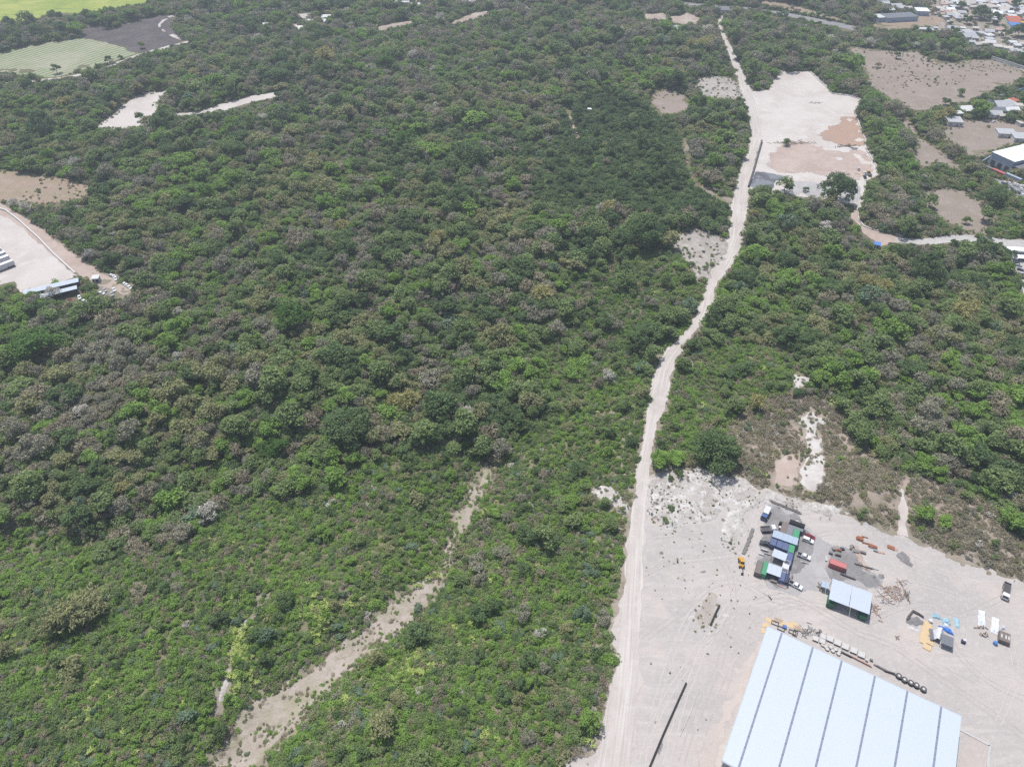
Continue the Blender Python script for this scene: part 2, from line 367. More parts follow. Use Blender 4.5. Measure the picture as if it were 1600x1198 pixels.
M['field'] = earth('dry_field', (.33, .27, .23), [(.03, (.28, .235, .185), .42, .62), (.12, (.39, .33, .29), .5, .66, .7), (.5, (.18, .155, .11), .56, .72, .6), (1.6, (.40, .34, .29), .56, .72, .5)], .5, 1.0)
M['tanfield'] = earth('tan_pasture', (.36, .275, .21), [(.03, (.31, .25, .17), .42, .62), (.14, (.41, .325, .26), .5, .66, .7), (.7, (.20, .17, .11), .6, .74, .6)], .4, 1.0)
M['scar'] = earth('bare_scar', (.40, .32, .26), [(.06, (.50, .43, .38), .45, .62), (.3, (.28, .22, .17), .5, .7, .6)], .6, .8)
M['rock'] = earth('pale_rock', (.53, .495, .46), [(.09, (.43, .39, .355), .44, .62), (.3, (.68, .65, .62), .48, .62, .9), (.8, (.30, .27, .235), .54, .66, .75), (2.2, (.24, .21, .18), .60, .70, .7)], .9, .9)
M['white'] = earth('chalky_soil', (.62, .585, .55), [(.2, (.52, .475, .44), .45, .65), (1.2, (.36, .32, .29), .58, .72, .6)], .5, 1.2)
M['gully'] = earth('gully_bed', (.40, .345, .285), [(.06, (.33, .31, .20), .46, .6, .8), (.13, (.46, .40, .345), .48, .62), (.4, (.27, .235, .175), .52, .68, .7), (1.5, (.53, .48, .42), .56, .72, .6)], .7, 1.1)
M['greenfield'] = earth('bright_crop', (.30, .37, .075), [(.02, (.40, .43, .11), .42, .6), (.05, (.22, .31, .07), .5, .68, .8)], .3, .6, streaks=[(10, (.01, .12), (.19, .27, .065), .48, .62, .8, None)])
M['plough'] = earth('ploughed_soil', (.105, .09, .09), [(.05, (.145, .125, .12), .42, .62), (.3, (.08, .07, .07), .5, .68, .6)], .5, .9)
M['concrete'] = earth('concrete', (.52, .50, .475), [(.3, (.42, .40, .375), .45, .65), (2, (.58, .56, .53), .55, .7, .5)], .1, 2)
M['tarmac'] = earth('grey_tarmac', (.27, .265, .265), [(.1, (.33, .32, .315), .45, .65), (1, (.22, .215, .21), .55, .7, .5)], .1, 2)
M['townground'] = earth('trodden_soil', (.36, .31, .265), [(.06, (.26, .225, .165), .42, .6), (.2, (.45, .40, .36), .5, .66, .7)], .3, 1)
M['dirtheap'] = earth('grey_heap', (.25, .24, .24), [(.5, (.32, .31, .305), .45, .65), (2, (.19, .18, .18), .5, .7, .6)], .8, 2.5)

# crop rows: stripes of green over straw
def crop_mat():
    m, nt, bs = new_mat('row_crop')
    pos = N(nt, 'ShaderNodeNewGeometry').outputs['Position']
    mp = N(nt, 'ShaderNodeMapping'); mp.inputs['Rotation'].default_value = (0, 0, R(28)); nt.links.new(pos, mp.inputs[0])
    w = N(nt, 'ShaderNodeTexWave', bands_direction='X'); w.inputs['Scale'].default_value = .05; w.inputs['Distortion'].default_value = .8; w.inputs['Detail Scale'].default_value = .2
    nt.links.new(mp.outputs[0], w.inputs[0])
    f = noise_fac(nt, .018, 4, .6, pos, .30, .55)
    mm = N(nt, 'ShaderNodeMath', operation='MULTIPLY'); nt.links.new(w.outputs[1], mm.inputs[0]); nt.links.new(f, mm.inputs[1])
    c = mixc(nt, mm.outputs[0], (.34, .32, .235), (.12, .185, .06))
    f2 = noise_fac(nt, .06, 4, .6, pos, .5, .66)
    f3 = N(nt, 'ShaderNodeMath', operation='MULTIPLY'); nt.links.new(f2, f3.inputs[0]); f3.inputs[1].default_value = .5
    c = mixc(nt, f3.outputs[0], c, (.20, .225, .11))
    nt.links.new(c, bs.inputs['Base Color']); bs.inputs['Roughness'].default_value = .95
    return m
M['crop'] = crop_mat()

# ------------------------------------------------------------------ object helpers
def prop(o, label=None, cat=None, group=None, kind=None):
    if label: o['label'] = label
    if cat: o['category'] = cat
    if group: o['group'] = group
    if kind: o['kind'] = kind
    return o

def link(o, parent=None):
    COL.objects.link(o)
    if parent is not None: o.parent = parent
    return o

def mesh_np(name, verts, faces, mat=None, smooth=False):
    """verts (n,3), faces (m,k) with one k"""
    me = bpy.data.meshes.new(name)
    verts = np.asarray(verts, np.float32); faces = np.asarray(faces, np.int32)
    k = faces.shape[1]
    me.vertices.add(len(verts)); me.vertices.foreach_set('co', verts.ravel())
    me.loops.add(faces.size); me.loops.foreach_set('vertex_index', faces.ravel())
    me.polygons.add(len(faces)); me.polygons.foreach_set('loop_start', np.arange(len(faces), dtype=np.int32) * k)
    if mat: me.materials.append(mat)
    me.update(calc_edges=True)
    if smooth: me.polygons.foreach_set('use_smooth', np.ones(len(faces), bool))
    return me

def empty(name, loc, rz=0.0, sc=1.0):
    o = bpy.data.objects.new(name, None)
    o.empty_display_size = .5
    o.location = loc; o.rotation_euler = (0, 0, rz)
    o.scale = (sc, sc, sc) if isinstance(sc, (int, float)) else sc
    COL.objects.link(o)
    return o

class MB:
    """collects simple solids into one mesh"""
    def __init__(s): s.v = []; s.f = []
    def add(s, vs, fs):
        n = len(s.v); s.v += [tuple(q) for q in vs]; s.f += [tuple(i + n for i in q) for q in fs]; return s
    def hexa(s, p):
        return s.add(p, [(3, 2, 1, 0), (4, 5, 6, 7), (0, 1, 5, 4), (1, 2, 6, 5), (2, 3, 7, 6), (3, 0, 4, 7)])
    def box(s, c, d, rz=0.0, taper=1.0):
        x, y, z = d[0] / 2, d[1] / 2, d[2] / 2
        ca, sa = math.cos(rz), math.sin(rz)
        ps = []
        for zz, t in ((-z, 1), (z, taper)):
            for xx, yy in ((-x, -y), (x, -y), (x, y), (-x, y)):
                ps.append((c[0] + (xx * ca - yy * sa) * t, c[1] + (xx * sa + yy * ca) * t, c[2] + zz))
        return s.hexa(ps)
    def prism(s, prof, y0, y1):
        """profile in x,z (counter clockwise), extruded along y"""
        n = len(prof)
        vs = [(x, y0, z) for x, z in prof] + [(x, y1, z) for x, z in prof]
        fs = [tuple(range(n)), tuple(range(2 * n - 1, n - 1, -1))] + [(i, i + n, (i + 1) % n + n, (i + 1) % n) for i in range(n)]
        return s.add(vs, fs)
    def cyl(s, a, b, r0, r1=None, n=8):
        r1 = r0 if r1 is None else r1
        a, b = Vector(a), Vector(b); d = (b - a).normalized()
        u = d.orthogonal().normalized(); w = d.cross(u)
        vs = [a + (u * math.cos(t) + w * math.sin(t)) * r0 for t in [2 * math.pi * i / n for i in range(n)]]
        vs += [b + (u * math.cos(t) + w * math.sin(t)) * r1 for t in [2 * math.pi * i / n for i in range(n)]]
        return s.add(vs, [(i, (i + 1) % n, (i + 1) % n + n, i + n) for i in range(n)] + [tuple(range(n - 1, -1, -1)), tuple(range(n, 2 * n))])
    def mesh(s, name, mat):
        me = bpy.data.meshes.new(name); me.from_pydata(s.v, [], s.f); me.materials.append(M[mat] if isinstance(mat, str) else mat); me.update()
        return me
    def obj(s, name, mat, parent=None, smooth=False):
        me = s.mesh(name, mat)
        if smooth:
            for p in me.polygons: p.use_smooth = True
        return link(bpy.data.objects.new(name, me), parent)

def copy_tree(o, parent=None):
    c = o.copy(); COL.objects.link(c); c.parent = parent
    if parent is not None: c.matrix_parent_inverse = o.matrix_parent_inverse.copy()
    for ch in KIDS.get(o.name, []) or [x for x in o.children]:
        copy_tree(ch, c)
    return c
KIDS = {}

# ------------------------------------------------------------------ ground sheet
def axis(lo, hi, core):
    return np.concatenate([lo, core, hi])
ax = axis([-3000, -2000, -1400, -1100], [1100, 1400, 2000, 3000], gx)
ay = axis([-1000, -500, -200, -40, 10], [1400, 1700, 2200, 3000], gy)
AX, AY = np.meshgrid(ax, ay)
AZ = h(AX, AY)
nx, ny = len(ax), len(ay)
idx = np.arange(nx * ny).reshape(ny, nx)
quads = np.stack([idx[:-1, :-1], idx[:-1, 1:], idx[1:, 1:], idx[1:, :-1]], -1).reshape(-1, 4)
me = mesh_np('ground', np.stack([AX.ravel(), AY.ravel(), AZ.ravel()], 1), quads, M['ground'], True)
tint = np.tile(np.array([.145, .135, .075, 1.]), (nx * ny, 1))
fx, fy = AX.ravel(), AY.ravel()
nb = fbm(fx / 25, fy / 25, 40, 3)[:, None]
def tintin(poly, col, amt=1.0):
    m = inside(fx, fy, poly)
    tint[m, :3] = tint[m, :3] * (1 - amt) + np.array(col) * amt
tintin(P_['FORELAND'], (.345, .285, .24)); tintin(P_['SCRUB_D'], (.20, .18, .12), .8)
tintin(P_['SCRUB_B'], (.21, .19, .115), .8); tintin(P_['SCRUB_A'], (.20, .19, .105), .8); tintin(P_['SCRUB_C'], (.21, .20, .12), .8)
tintin(P_['PLANT'], (.17, .165, .085), .8); tintin(P_['TOWN'], (.33, .29, .25), .9); tintin(P_['GLADE'], (.30, .24, .20), .9); tintin(poly_px([(1420, 745), (1480, 750), (1550, 790), (1555, 830), (1500, 850), (1430, 820)]), (.36, .29, .25), .9)
tintin(poly_px([(1380, 250), (1460, 200), (1600, 240), (1640, 470), (1560, 470), (1400, 370)]), (.26, .22, .17), .6)
for k, r in (('ROAD', 9), ('DEPOTROAD', 8), ('GULLY', 9), ('STREAM', 5)):
    d = dist_line(fx, fy, np.concatenate([R_[k], R_[k][:1]])); w = np.exp(-(d / r) ** 2)[:, None] * .55
    tint[:, :3] = tint[:, :3] * (1 - w) + np.array([.36, .31, .265]) * w
for k, r in (('YARD', 7), ('PAD', 8)):
    d = dist_line(fx, fy, np.concatenate([P_[k], P_[k][:1]])); w = np.exp(-(d / r) ** 2)[:, None] * .6
    tint[:, :3] = tint[:, :3] * (1 - w) + np.array([.36, .31, .265]) * w
ca = me.color_attributes.new('tint', 'FLOAT_COLOR', 'POINT'); ca.data.foreach_set('color', tint.astype(np.float32).ravel())
prop(link(bpy.data.objects.new('ground', me)), 'dry brown soil under the woodland and scrub', kind='structure')

ROUGH = []
def surf(x, y):
    """top of the ground, rough banks included"""
    z = h(x, y)
    for pts, rough, rs, lift in ROUGH:
        m = inside(x, y, pts)
        if m.any(): z = np.where(m, np.maximum(z, h(x, y) + lift + np.abs(fbm(x / rs, y / rs, 63, 3) - .5) * 4 * rough - .06), z)
    return z

def sheet(name, poly, mat, lift, label, step=6.0, rag=1.2, rough=0.0, rscale=5.0, res=2.5, parent=None, fade=None):
    """a draped patch of ground with an uneven outline"""
    poly = np.asarray(poly, float); lift = lift * .45 if not rough else lift + .12
    nx_ = np.roll(poly, -1, 0); hw = abs((poly[:, 0] * nx_[:, 1] - nx_[:, 0] * poly[:, 1]).sum()) / np.hypot(*(nx_ - poly).T).sum()   # half of the mean width
    step = min(step, max(.7, 1.15 * hw)); rag = min(rag, hw * .7)
    fade = fade if fade is not None else min(max(1.0, rag), step * .9, hw * .55)
    pts = []
    n = len(poly)
    for i in range(n):
        a, b = poly[i], poly[(i + 1) % n]
        k = max(1, int(np.hypot(*(b - a)) / res))
        for t in range(k): pts.append(a + (b - a) * t / k)
    pts = np.array(pts)
    if rag:
        ox = (fbm(pts[:, 0] / 6, pts[:, 1] / 6, 51, 3) - .5) * 2; oy = (fbm(pts[:, 0] / 6, pts[:, 1] / 6, 87, 3) - .5) * 2
        pts = pts + np.stack([ox, oy], 1) * rag * 1.8
    tg = np.roll(pts, -1, 0) - np.roll(pts, 1, 0); tg /= (np.hypot(tg[:, 0], tg[:, 1])[:, None] + 1e-9)
    sg = 1 if ((pts[:, 0] * np.roll(pts[:, 1], -1) - np.roll(pts[:, 0], -1) * pts[:, 1]).sum()) > 0 else -1
    ring = pts + np.stack([-tg[:, 1], tg[:, 0]], 1) * sg * fade * 1.02
    ring = ring[inside(ring[:, 0], ring[:, 1], pts)]
    closed = np.concatenate([pts, pts[:1]])
    ring = ring[dist_line(ring[:, 0], ring[:, 1], closed) > fade * .9]
    x0, y0 = pts.min(0); x1, y1 = pts.max(0)
    xs, ys = np.meshgrid(np.arange(x0, x1, step), np.arange(y0, y1, step))
    xs = xs.ravel() + rng.uniform(-.2, .2, xs.size) * step; ys = ys.ravel() + rng.uniform(-.2, .2, ys.size) * step
    m = inside(xs, ys, pts); m &= dist_line(xs, ys, closed) > max(step * .35, fade * 1.2)
    ins = np.stack([xs[m], ys[m]], 1)
    allp = np.concatenate([pts, ring, ins])
    nb_ = len(pts)
    vs, es, fs, *_ = delaunay_2d_cdt([Vector(p) for p in allp], [(i, (i + 1) % nb_) for i in range(nb_)], [], 1, 1e-4)
    V = np.array([(p[0], p[1]) for p in vs])
    z = h(V[:, 0], V[:, 1]) + lift
    if rough:
        ROUGH.append((pts, rough, rscale, lift))
        d = dist_line(V[:, 0], V[:, 1], closed)
        rr = np.abs(fbm(V[:, 0] / rscale, V[:, 1] / rscale, 63, 3) - .5) * 4
        z = z - lift + rr * rough * np.clip(d / 3, 0, 1) + np.where(d < fade, -.22 + (lift + .22) * d / fade, lift)
    F = [tuple(f) if (lambda a, b, c: (b[0] - a[0]) * (c[1] - a[1]) - (b[1] - a[1]) * (c[0] - a[0]))(V[f[0]], V[f[1]], V[f[2]]) > 0 else tuple(f)[::-1] for f in fs]
    me = bpy.data.meshes.new(name); me.from_pydata(np.column_stack([V, z]).tolist(), [], F); me.materials.append(M[mat]); me.update()
    for p in me.polygons: p.use_smooth = True
    dd = dist_line(V[:, 0], V[:, 1], closed)
    at = me.attributes.new('lane', 'FLOAT_VECTOR', 'POINT'); at.data.foreach_set('vector', np.column_stack([V, z]).astype(np.float32).ravel())
    at = me.attributes.new('fade', 'FLOAT', 'POINT'); at.data.foreach_set('value', np.clip((.12 if not rough else .6) + dd / fade, 0, 1).astype(np.float32))
    o = link(bpy.data.objects.new(name, me), parent)
    if parent is None: prop(o, label, kind='structure')
    return o

# ------------------------------------------------------------------ roads, yards, fields
sheet('yard', P_['YARD'], 'yard', .10, 'pale dusty work yard round the big white warehouse', rag=2.2)
road_o = sheet('dirt_road', R_['ROAD'], 'track', .20, 'long pale dirt road winding through the woodland to the yard', step=2.0, rag=1.2, res=2.2)
cl = np.stack(flat([p[0] for p in ROAD], [p[1] for p in ROAD]), 1); cq = np.concatenate([[0], np.cumsum(np.hypot(*np.diff(cl, axis=0).T))])
q_ = np.linspace(0, cq[-1], 240); cl = np.stack([np.interp(q_, cq, cl[:, 0]), np.interp(q_, cq, cl[:, 1])], 1)
for _ in range(6): cl[1:-1] = (cl[:-2] + 2 * cl[1:-1] + cl[2:]) / 4
vv_ = np.empty(len(road_o.data.vertices) * 3); road_o.data.vertices.foreach_get('co', vv_); vv_ = vv_.reshape(-1, 3)
ix_ = np.argmin(np.hypot(vv_[:, None, 0] - cl[None, :, 0], vv_[:, None, 1] - cl[None, :, 1]), 1)
tg_ = np.gradient(cl, axis=0); tg_ /= np.hypot(tg_[:, 0], tg_[:, 1])[:, None]
dl_ = vv_[:, :2] - cl[ix_]; cr_ = dl_[:, 0] * -tg_[ix_, 1] + dl_[:, 1] * tg_[ix_, 0]; al_ = q_[ix_] + dl_[:, 0] * tg_[ix_, 0] + dl_[:, 1] * tg_[ix_, 1]
at_ = road_o.data.attributes['lane']; at_.data.foreach_set('vector', np.stack([cr_, al_, cr_ * 0], 1).astype(np.float32).ravel())
sheet('levelled_plot', P_['PAD'], 'pad', .20, 'large levelled cream earth plot beside the dirt road', step=9, rag=.8, res=5)
sheet('earth_patch', poly_px([(1192, 214), (1225, 217), (1255, 215), (1270, 222), (1300, 226), (1354, 227), (1384, 274), (1354, 289), (1300, 286), (1240, 277), (1177, 268)]), 'pinkfill', .28, 'pinkish earth across the lower levelled plot', step=7, rag=5, res=3, fade=14)
sheet('earth_patch', poly_px([(1260, 199), (1288, 194), (1308, 192), (1302, 183), (1326, 174), (1340, 172), (1360, 214), (1360, 232), (1372, 250), (1384, 272), (1352, 268), (1332, 238), (1300, 226), (1270, 218)]), 'redfill', .36, 'rusty red earth on the wooded side of the levelled plot', step=6, rag=5, res=3, fade=9)
for pts_ in ([(1256, 232), (1300, 228), (1338, 232), (1330, 240), (1290, 240)], [(1270, 247), (1310, 244), (1335, 250), (1300, 254)], [(1205, 260), (1260, 266), (1330, 274), (1325, 278), (1250, 272)]):
    sheet('earth_patch', poly_px(pts_), 'pad', .44, 'cream streak across the pinkish earth of the levelled plot', step=5, rag=4, res=3, fade=5)['group'] = 'cream streaks on the levelled plot'
sheet('earth_patch', poly_px([(1232, 280), (1300, 286), (1349, 288), (1347, 322), (1310, 313), (1240, 303), (1228, 300)]), 'greyfill', .32, 'grey gravel fill along the lower edge of the levelled plot', step=8, rag=1, res=3, fade=5)
sheet('damp_tarmac', poly_px([(1180, 267), (1231, 276), (1227, 284), (1212, 283), (1206, 296), (1169, 293)]), 'wetasphalt', .36, 'dark damp tarmac corner of the levelled plot', step=6, rag=.8)
sheet('field', P_['FIELD'], 'field', .12, 'wide brown dry field beyond the levelled plot', step=12, rag=6, res=4)
sheet('vacant_lot', P_['LOT'], 'field', .12, 'bare brown lot beside the blue walled factory', step=10, rag=2, res=4)
sheet('bare_slope', P_['CUT'], 'field', .14, 'bare brown slope between the wooded strips', step=8, rag=3, res=3)
sheet('bare_slope', P_['GLADE'], 'field', .14, 'brown glade dotted with single bushes above the concrete lane', step=8, rag=4, res=3)
sheet('pasture', P_['PASTURE'], 'tanfield', .12, 'rounded tan pasture above the trailer depot', step=10, rag=3, res=4)
sheet('depot_yard', P_['DEPOT'], 'pad', .14, 'pale sandy depot yard with parked white trailers', step=8, rag=1.2)
sheet('depot_road', R_['DEPOTROAD'], 'pinkfill', .22, 'pinkish dirt road round the trailer depot', step=6, rag=1)
sheet('clearing', P_['CLEAR1'], 'pad', .14, 'cream bare clearing deep in the woodland', step=8, rag=3, res=3, fade=2)
sheet('clearing', R_['CLEAR2'], 'pad', .16, 'narrow cream bare strip curving through the woodland', step=6, rag=1.5)
sheet('crop_field', P_['CROP'], 'crop', .12, 'striped green and straw crop field', step=14, rag=2, res=6)
sheet('ploughed_field', P_['PLOUGH'], 'plough', .14, 'dark grey ploughed field next to the striped crop', step=14, rag=3, res=6)
sheet('crop_field', P_['GREENFIELD'], 'greenfield', .12, 'bright yellow green field behind a dark row of trees', step=20, rag=3, res=8)
sheet('farm_track', R_['FARMROAD'], 'pad', .22, 'thin pale farm track along the crop field', step=6, rag=.6)
sheet('field_path', ribbon_px([(280, 24, 5), (262, 28, 4), (250, 36, 2.5), (248, 42, 2.2), (262, 52, 3), (274, 58, 4), (288, 62, 5)]), 'pad', .24, 'pale curved path across the ploughed field', step=6, rag=.6)
sheet('gully', R_['GULLY'], 'gully', .14, 'dry gully bed running down through green scrub', step=2.2, rag=3.0, rough=.45, rscale=4, fade=1.6)
sheet('stream_bed', R_['STREAM'], 'rock', .14, 'thin stony stream bed beside the gully', step=3, rag=1.2, rough=.2)
M['greyrock'] = earth('grey_rock', (.44, .40, .36), [(.09, (.36, .325, .285), .44, .62), (.3, (.54, .505, .47), .50, .66, .8), (.9, (.27, .24, .205), .54, .68, .7)], .9, .9)
sheet('rock_slope', P_['ROCKS1'], 'greyrock', .16, 'broken grey rock slope beside the bend of the dirt road', step=2.2, rag=4, rough=.55, rscale=4)
sheet('bare_scar', P_['SCAR1'], 'greyrock', .16, 'pale and ochre scraped ground opposite the levelled plot', step=4, rag=4, rough=.3)
sheet('meadow', P_['MEADOW1'], 'field', .14, 'small greyish dry meadow among the trees', step=5, rag=5, fade=7)
sheet('footpath', R_['PATH1'], 'field', .18, 'stony footpath along the edge of the dark green plantation', step=2, rag=2, fade=2.2)
sheet('footpath', R_['PATH2'], 'scar', .18, 'faint grey footpath above the dark green plantation', step=4, rag=.6)
sheet('chalk_patch', P_['WHITE1'], 'white', .16, 'star shaped patch of white bare soil in the bushes', step=3, rag=2.2, rough=.15)
sheet('chalk_gully', P_['WHITE2'], 'white', .16, 'white washed out gully running down to the yard', step=2.5, rag=3, rough=.3)
sheet('bare_slope', P_['PINK'], 'pinkfill', .13, 'pinkish bare slope above the container camp', step=4, rag=3.5, rough=.25)
sheet('eroded_bank', P_['ERODED'], 'rock', .22, 'eroded whitish bank along the upper edge of the yard', step=1.9, rag=2.5, rough=.6, rscale=3.6, res=2)
sheet('eroded_bank', P_['ERODED2'], 'rock', .22, 'eroded whitish bank on the woodland side of the dirt road', step=2, rag=2, rough=.6, rscale=3.6, res=2)
sheet('side_track', R_['TRACKR'], 'pad', .16, 'narrow sandy track leading from the yard into the brush', step=4, rag=1.2)
sheet('entrance_yard', P_['SITE'], 'pinkfill', .16, 'pinkish entrance yard below the levelled plot', step=6, rag=1.2)
sheet('lane', R_['LANE'], 'concrete', .22, 'pale concrete lane leading from the entrance yard', step=6, rag=.3)
sheet('car_park', P_['CARPARK1'], 'tarmac', .16, 'grey car park in front of the blue walled factory', step=6, rag=.4)
sheet('car_park', P_['CARPARK2'], 'concrete', .16, 'pale car park at the end of the concrete lane', step=6, rag=.4)
sheet('town_ground', P_['TOWN'], 'townground', .10, 'trodden soil of the settlement of small houses', step=14, rag=5, res=5)
sheet('town_ground', poly_px([(1500, 168), (1540, 160), (1625, 150), (1625, 200), (1540, 186), (1500, 184)]), 'townground', .10, 'trodden soil between the roofs beside the brown field', step=10, rag=3)
sheet('town_ground', poly_px([(1548, 92), (1600, 70), (1640, 70), (1640, 118), (1600, 112)]), 'concrete', .20, 'pale walled compound at the corner of the brown field', step=10, rag=1)
sheet('vacant_lot', P_['TOPLOT'], 'tanfield', .14, 'dry grass lot below the long dark roofed buildings', step=12, rag=4)
sheet('highway', R_['HIGHWAY'], 'tarmac', .22, 'straight grey main road passing beyond the woodland', step=8, rag=.5)
sheet('verge', P_['TOPBARE'], 'tanfield', .12, 'bare tan ground above the main road', step=14, rag=4)
sheet('yard_lane', ribbon_px([(1352, 40, 1.6), (1362, 26, 1.8), (1366, 12, 2), (1385, 6, 3)]), 'pad', .2, 'pale lane up to the long dark roofed buildings', step=6, rag=.6)
for s in SCARW:
    sheet('bare_scar', s, 'scar', .2, 'brown bare earth scar among distant trees', step=8, rag=4, rough=1.2, rscale=14)['group'] = 'distant earth scars'
# patches inside the yard
M['greydust'] = earth('grey_dust', (.40, .385, .38), [(.08, (.46, .44, .425), .44, .62), (.3, (.34, .325, .32), .5, .68, .7), (1.2, (.45, .43, .415), .54, .7, .5)], .3, 1.2)
sheet('gravel_patch', poly_px([(1180, 790), (1205, 778), (1250, 792), (1285, 835), (1320, 838), (1345, 850), (1352, 880), (1400, 892), (1398, 915), (1368, 935), (1300, 925), (1270, 930), (1230, 940), (1190, 925), (1172, 890), (1178, 830)]), 'greydust', .13, 'thin grey gravel dust spread between camp and open shed', step=3, rag=3, res=2, fade=7)
for nm, pts, mt, lb in (
    ('gravel_patch', [(1192, 800), (1205, 790), (1240, 800), (1262, 818), (1272, 845), (1270, 880), (1245, 900), (1225, 925), (1195, 905), (1182, 880), (1190, 835)], 'gravel', 'dark gravel spread under the container camp'),
    ('gravel_patch', [(1288, 850), (1310, 847), (1330, 856), (1336, 870), (1345, 885), (1385, 895), (1378, 915), (1355, 922), (1320, 908), (1290, 905), (1284, 885)], 'gravel', 'dark gravel spread round the red container'),
    ('earth_patch', [(1330, 845), (1352, 872), (1372, 890), (1360, 893), (1338, 885), (1330, 868)], 'pinkfill', 'pinkish earth strip between the gravel and the scrap'),
    ('earth_patch', [(1182, 1000), (1192, 1005), (1150, 1110), (1122, 1198), (1090, 1260), (1075, 1230), (1110, 1150), (1150, 1070)], 'pinkdust', 'pinkish earth strip along the long wall of the warehouse'),
    ('earth_patch', [(1508, 1140), (1545, 1158), (1545, 1215), (1500, 1215)], 'pinkdust', 'fenced pinkish earth plot at the end of the warehouse'),
    ('earth_patch', [(1395, 868), (1405, 860), (1420, 870), (1425, 884), (1415, 886)], 'dirtheap', 'thin spread of grey sand beside the rusty plates'),
    ('earth_patch', [(1418, 958), (1440, 962), (1440, 980), (1430, 990), (1412, 985)], 'greyfill', 'grey sand bay with a low dark border'),
    ('brush_patch', [(1126, 850), (1135, 820), (1142, 810), (1146, 840), (1138, 855)], 'weedsoil', 'brown weedy bank in the yard above the yellow digger'),
    ('brush_patch', [(1094, 935), (1108, 925), (1122, 930), (1118, 965), (1100, 980), (1090, 960)], 'weedsoil', 'brown weedy strip beside the dark low wall'),
    ('brush_patch', [(1020, 785), (1045, 780), (1052, 800), (1040, 815), (1022, 805)], 'weedsoil', 'brown weedy hollow below the eroded bank'),
    ('spoil_strip', [(935, 1120), (955, 1085), (960, 1100), (955, 1130), (925, 1165), (880, 1195), (870, 1190), (905, 1150)], 'gravel', 'dark spoil strip between the scrub and the dirt road')):
    sheet(nm, poly_px(pts), mt, .17 if 'patch' in nm and mt != 'dirtheap' else .24, lb, step=3, rag=1.6 if mt != 'gravel' else 2.2, res=1.6, fade=1.3 if mt != 'gravel' else 2.6)

RUTS = [([(1003, 1195), (1025, 1100), (1052, 1010), (1095, 930), (1140, 895), (1178, 922), (1215, 950), (1300, 975), (1390, 1000), (1490, 1050), (1600, 1110)], 0), ([(1095, 1200), (1120, 1110), (1150, 1020), (1182, 962), (1255, 935), (1290, 948), (1370, 970), (1400, 930), (1440, 890), (1412, 850)], 1),
        ([(1040, 1200), (1062, 1110), (1090, 1030), (1130, 960), (1165, 900), (1172, 850), (1180, 800), (1200, 770)], 0), ([(1000, 900), (1040, 880), (1100, 872), (1150, 868), (1175, 850)], 1), ([(1005, 1000), (1060, 960), (1110, 915), (1150, 905), (1200, 935), (1260, 950)], 1),
        ([(1250, 800), (1300, 815), (1360, 832), (1440, 880), (1520, 910), (1600, 935)], 0), ([(1270, 840), (1290, 830), (1330, 830), (1400, 850), (1470, 890), (1500, 940), (1480, 1000), (1530, 1060), (1600, 1090)], 1), ([(1390, 1010), (1440, 1000), (1500, 1020), (1560, 1050), (1640, 1060)], 0),
        ([(1180, 940), (1230, 925), (1270, 945), (1330, 985), (1400, 1010), (1470, 1060), (1560, 1120), (1640, 1180)], 1), ([(1560, 1130), (1590, 1060), (1580, 1000), (1530, 950), (1470, 920), (1400, 905)], 0), ([(1010, 1150), (1050, 1075), (1100, 1000), (1160, 945)], 0), ([(1020, 840), (1070, 830), (1110, 850), (1140, 890), (1150, 950), (1130, 1020), (1095, 1100), (1065, 1190)], 1),
        ([(1575, 930), (1540, 945), (1500, 965), (1450, 940), (1400, 950), (1350, 975)], 1)]
for n_, (pts, dk) in enumerate(RUTS):
    c = np.stack(flat([p[0] for p in pts], [p[1] for p in pts]), 1); cq_ = np.concatenate([[0], np.cumsum(np.hypot(*np.diff(c, axis=0).T))])
    q = np.linspace(0, cq_[-1], 60); c = np.stack([np.interp(q, cq_, c[:, 0]), np.interp(q, cq_, c[:, 1])], 1)
    for _ in range(12): c[1:-1] = (c[:-2] + 2 * c[1:-1] + c[2:]) / 4
    t = np.gradient(c, axis=0); t /= np.hypot(t[:, 0], t[:, 1])[:, None]
    for off in (-.95, .95):
        lb = 'faint pair of wheel ruts crossing the dusty yard'
        prop(sheet('wheel_rut', ribbon(c + np.stack([-t[:, 1], t[:, 0]], 1) * off, .36), 'rutdark' if dk else 'rutpale', .135 + .004 * n_, lb, step=2, rag=.25, res=1.4, fade=.34), group='wheel ruts in the yard')

# ================================================================== things in the yard and round it
def pm(name, col, **kw): M[name] = paint(name, col, **kw)
pm('roofwhite', (.475, .52, .578), rough=.38, var=.05, scale=.15, ribs=('X', 3.0, .25), dirt=(.44, .49, .56)); pm('skylight', (.19, .21, .27), rough=.35, var=.2, scale=2.2, dirt=(.34, .37, .43)); pm('gutter', (.34, .36, .40), rough=.5)
pm('wallgrey', (.42, .44, .46), rough=.6, ribs=('X', 4.0, .4)); pm('bluegreyroof', (.36, .43, .51), rough=.4, var=.08, ribs=('X', 3.0, .4)); pm('paleroof', (.455, .505, .56), rough=.4, var=.06, scale=.6, ribs=('X', 3.0, .3))
pm('c_blue', (.115, .145, .26), rough=.5, var=.15, ribs=('X', 3.4, .7)); pm('c_green', (.085, .31, .17), rough=.5, var=.15, ribs=('X', 3.4, .7)); pm('c_grey', (.22, .22, .245), rough=.5, var=.15, ribs=('X', 3.4, .7)); pm('c_white', (.60, .60, .62), rough=.5, var=.1, ribs=('X', 3.4, .6))
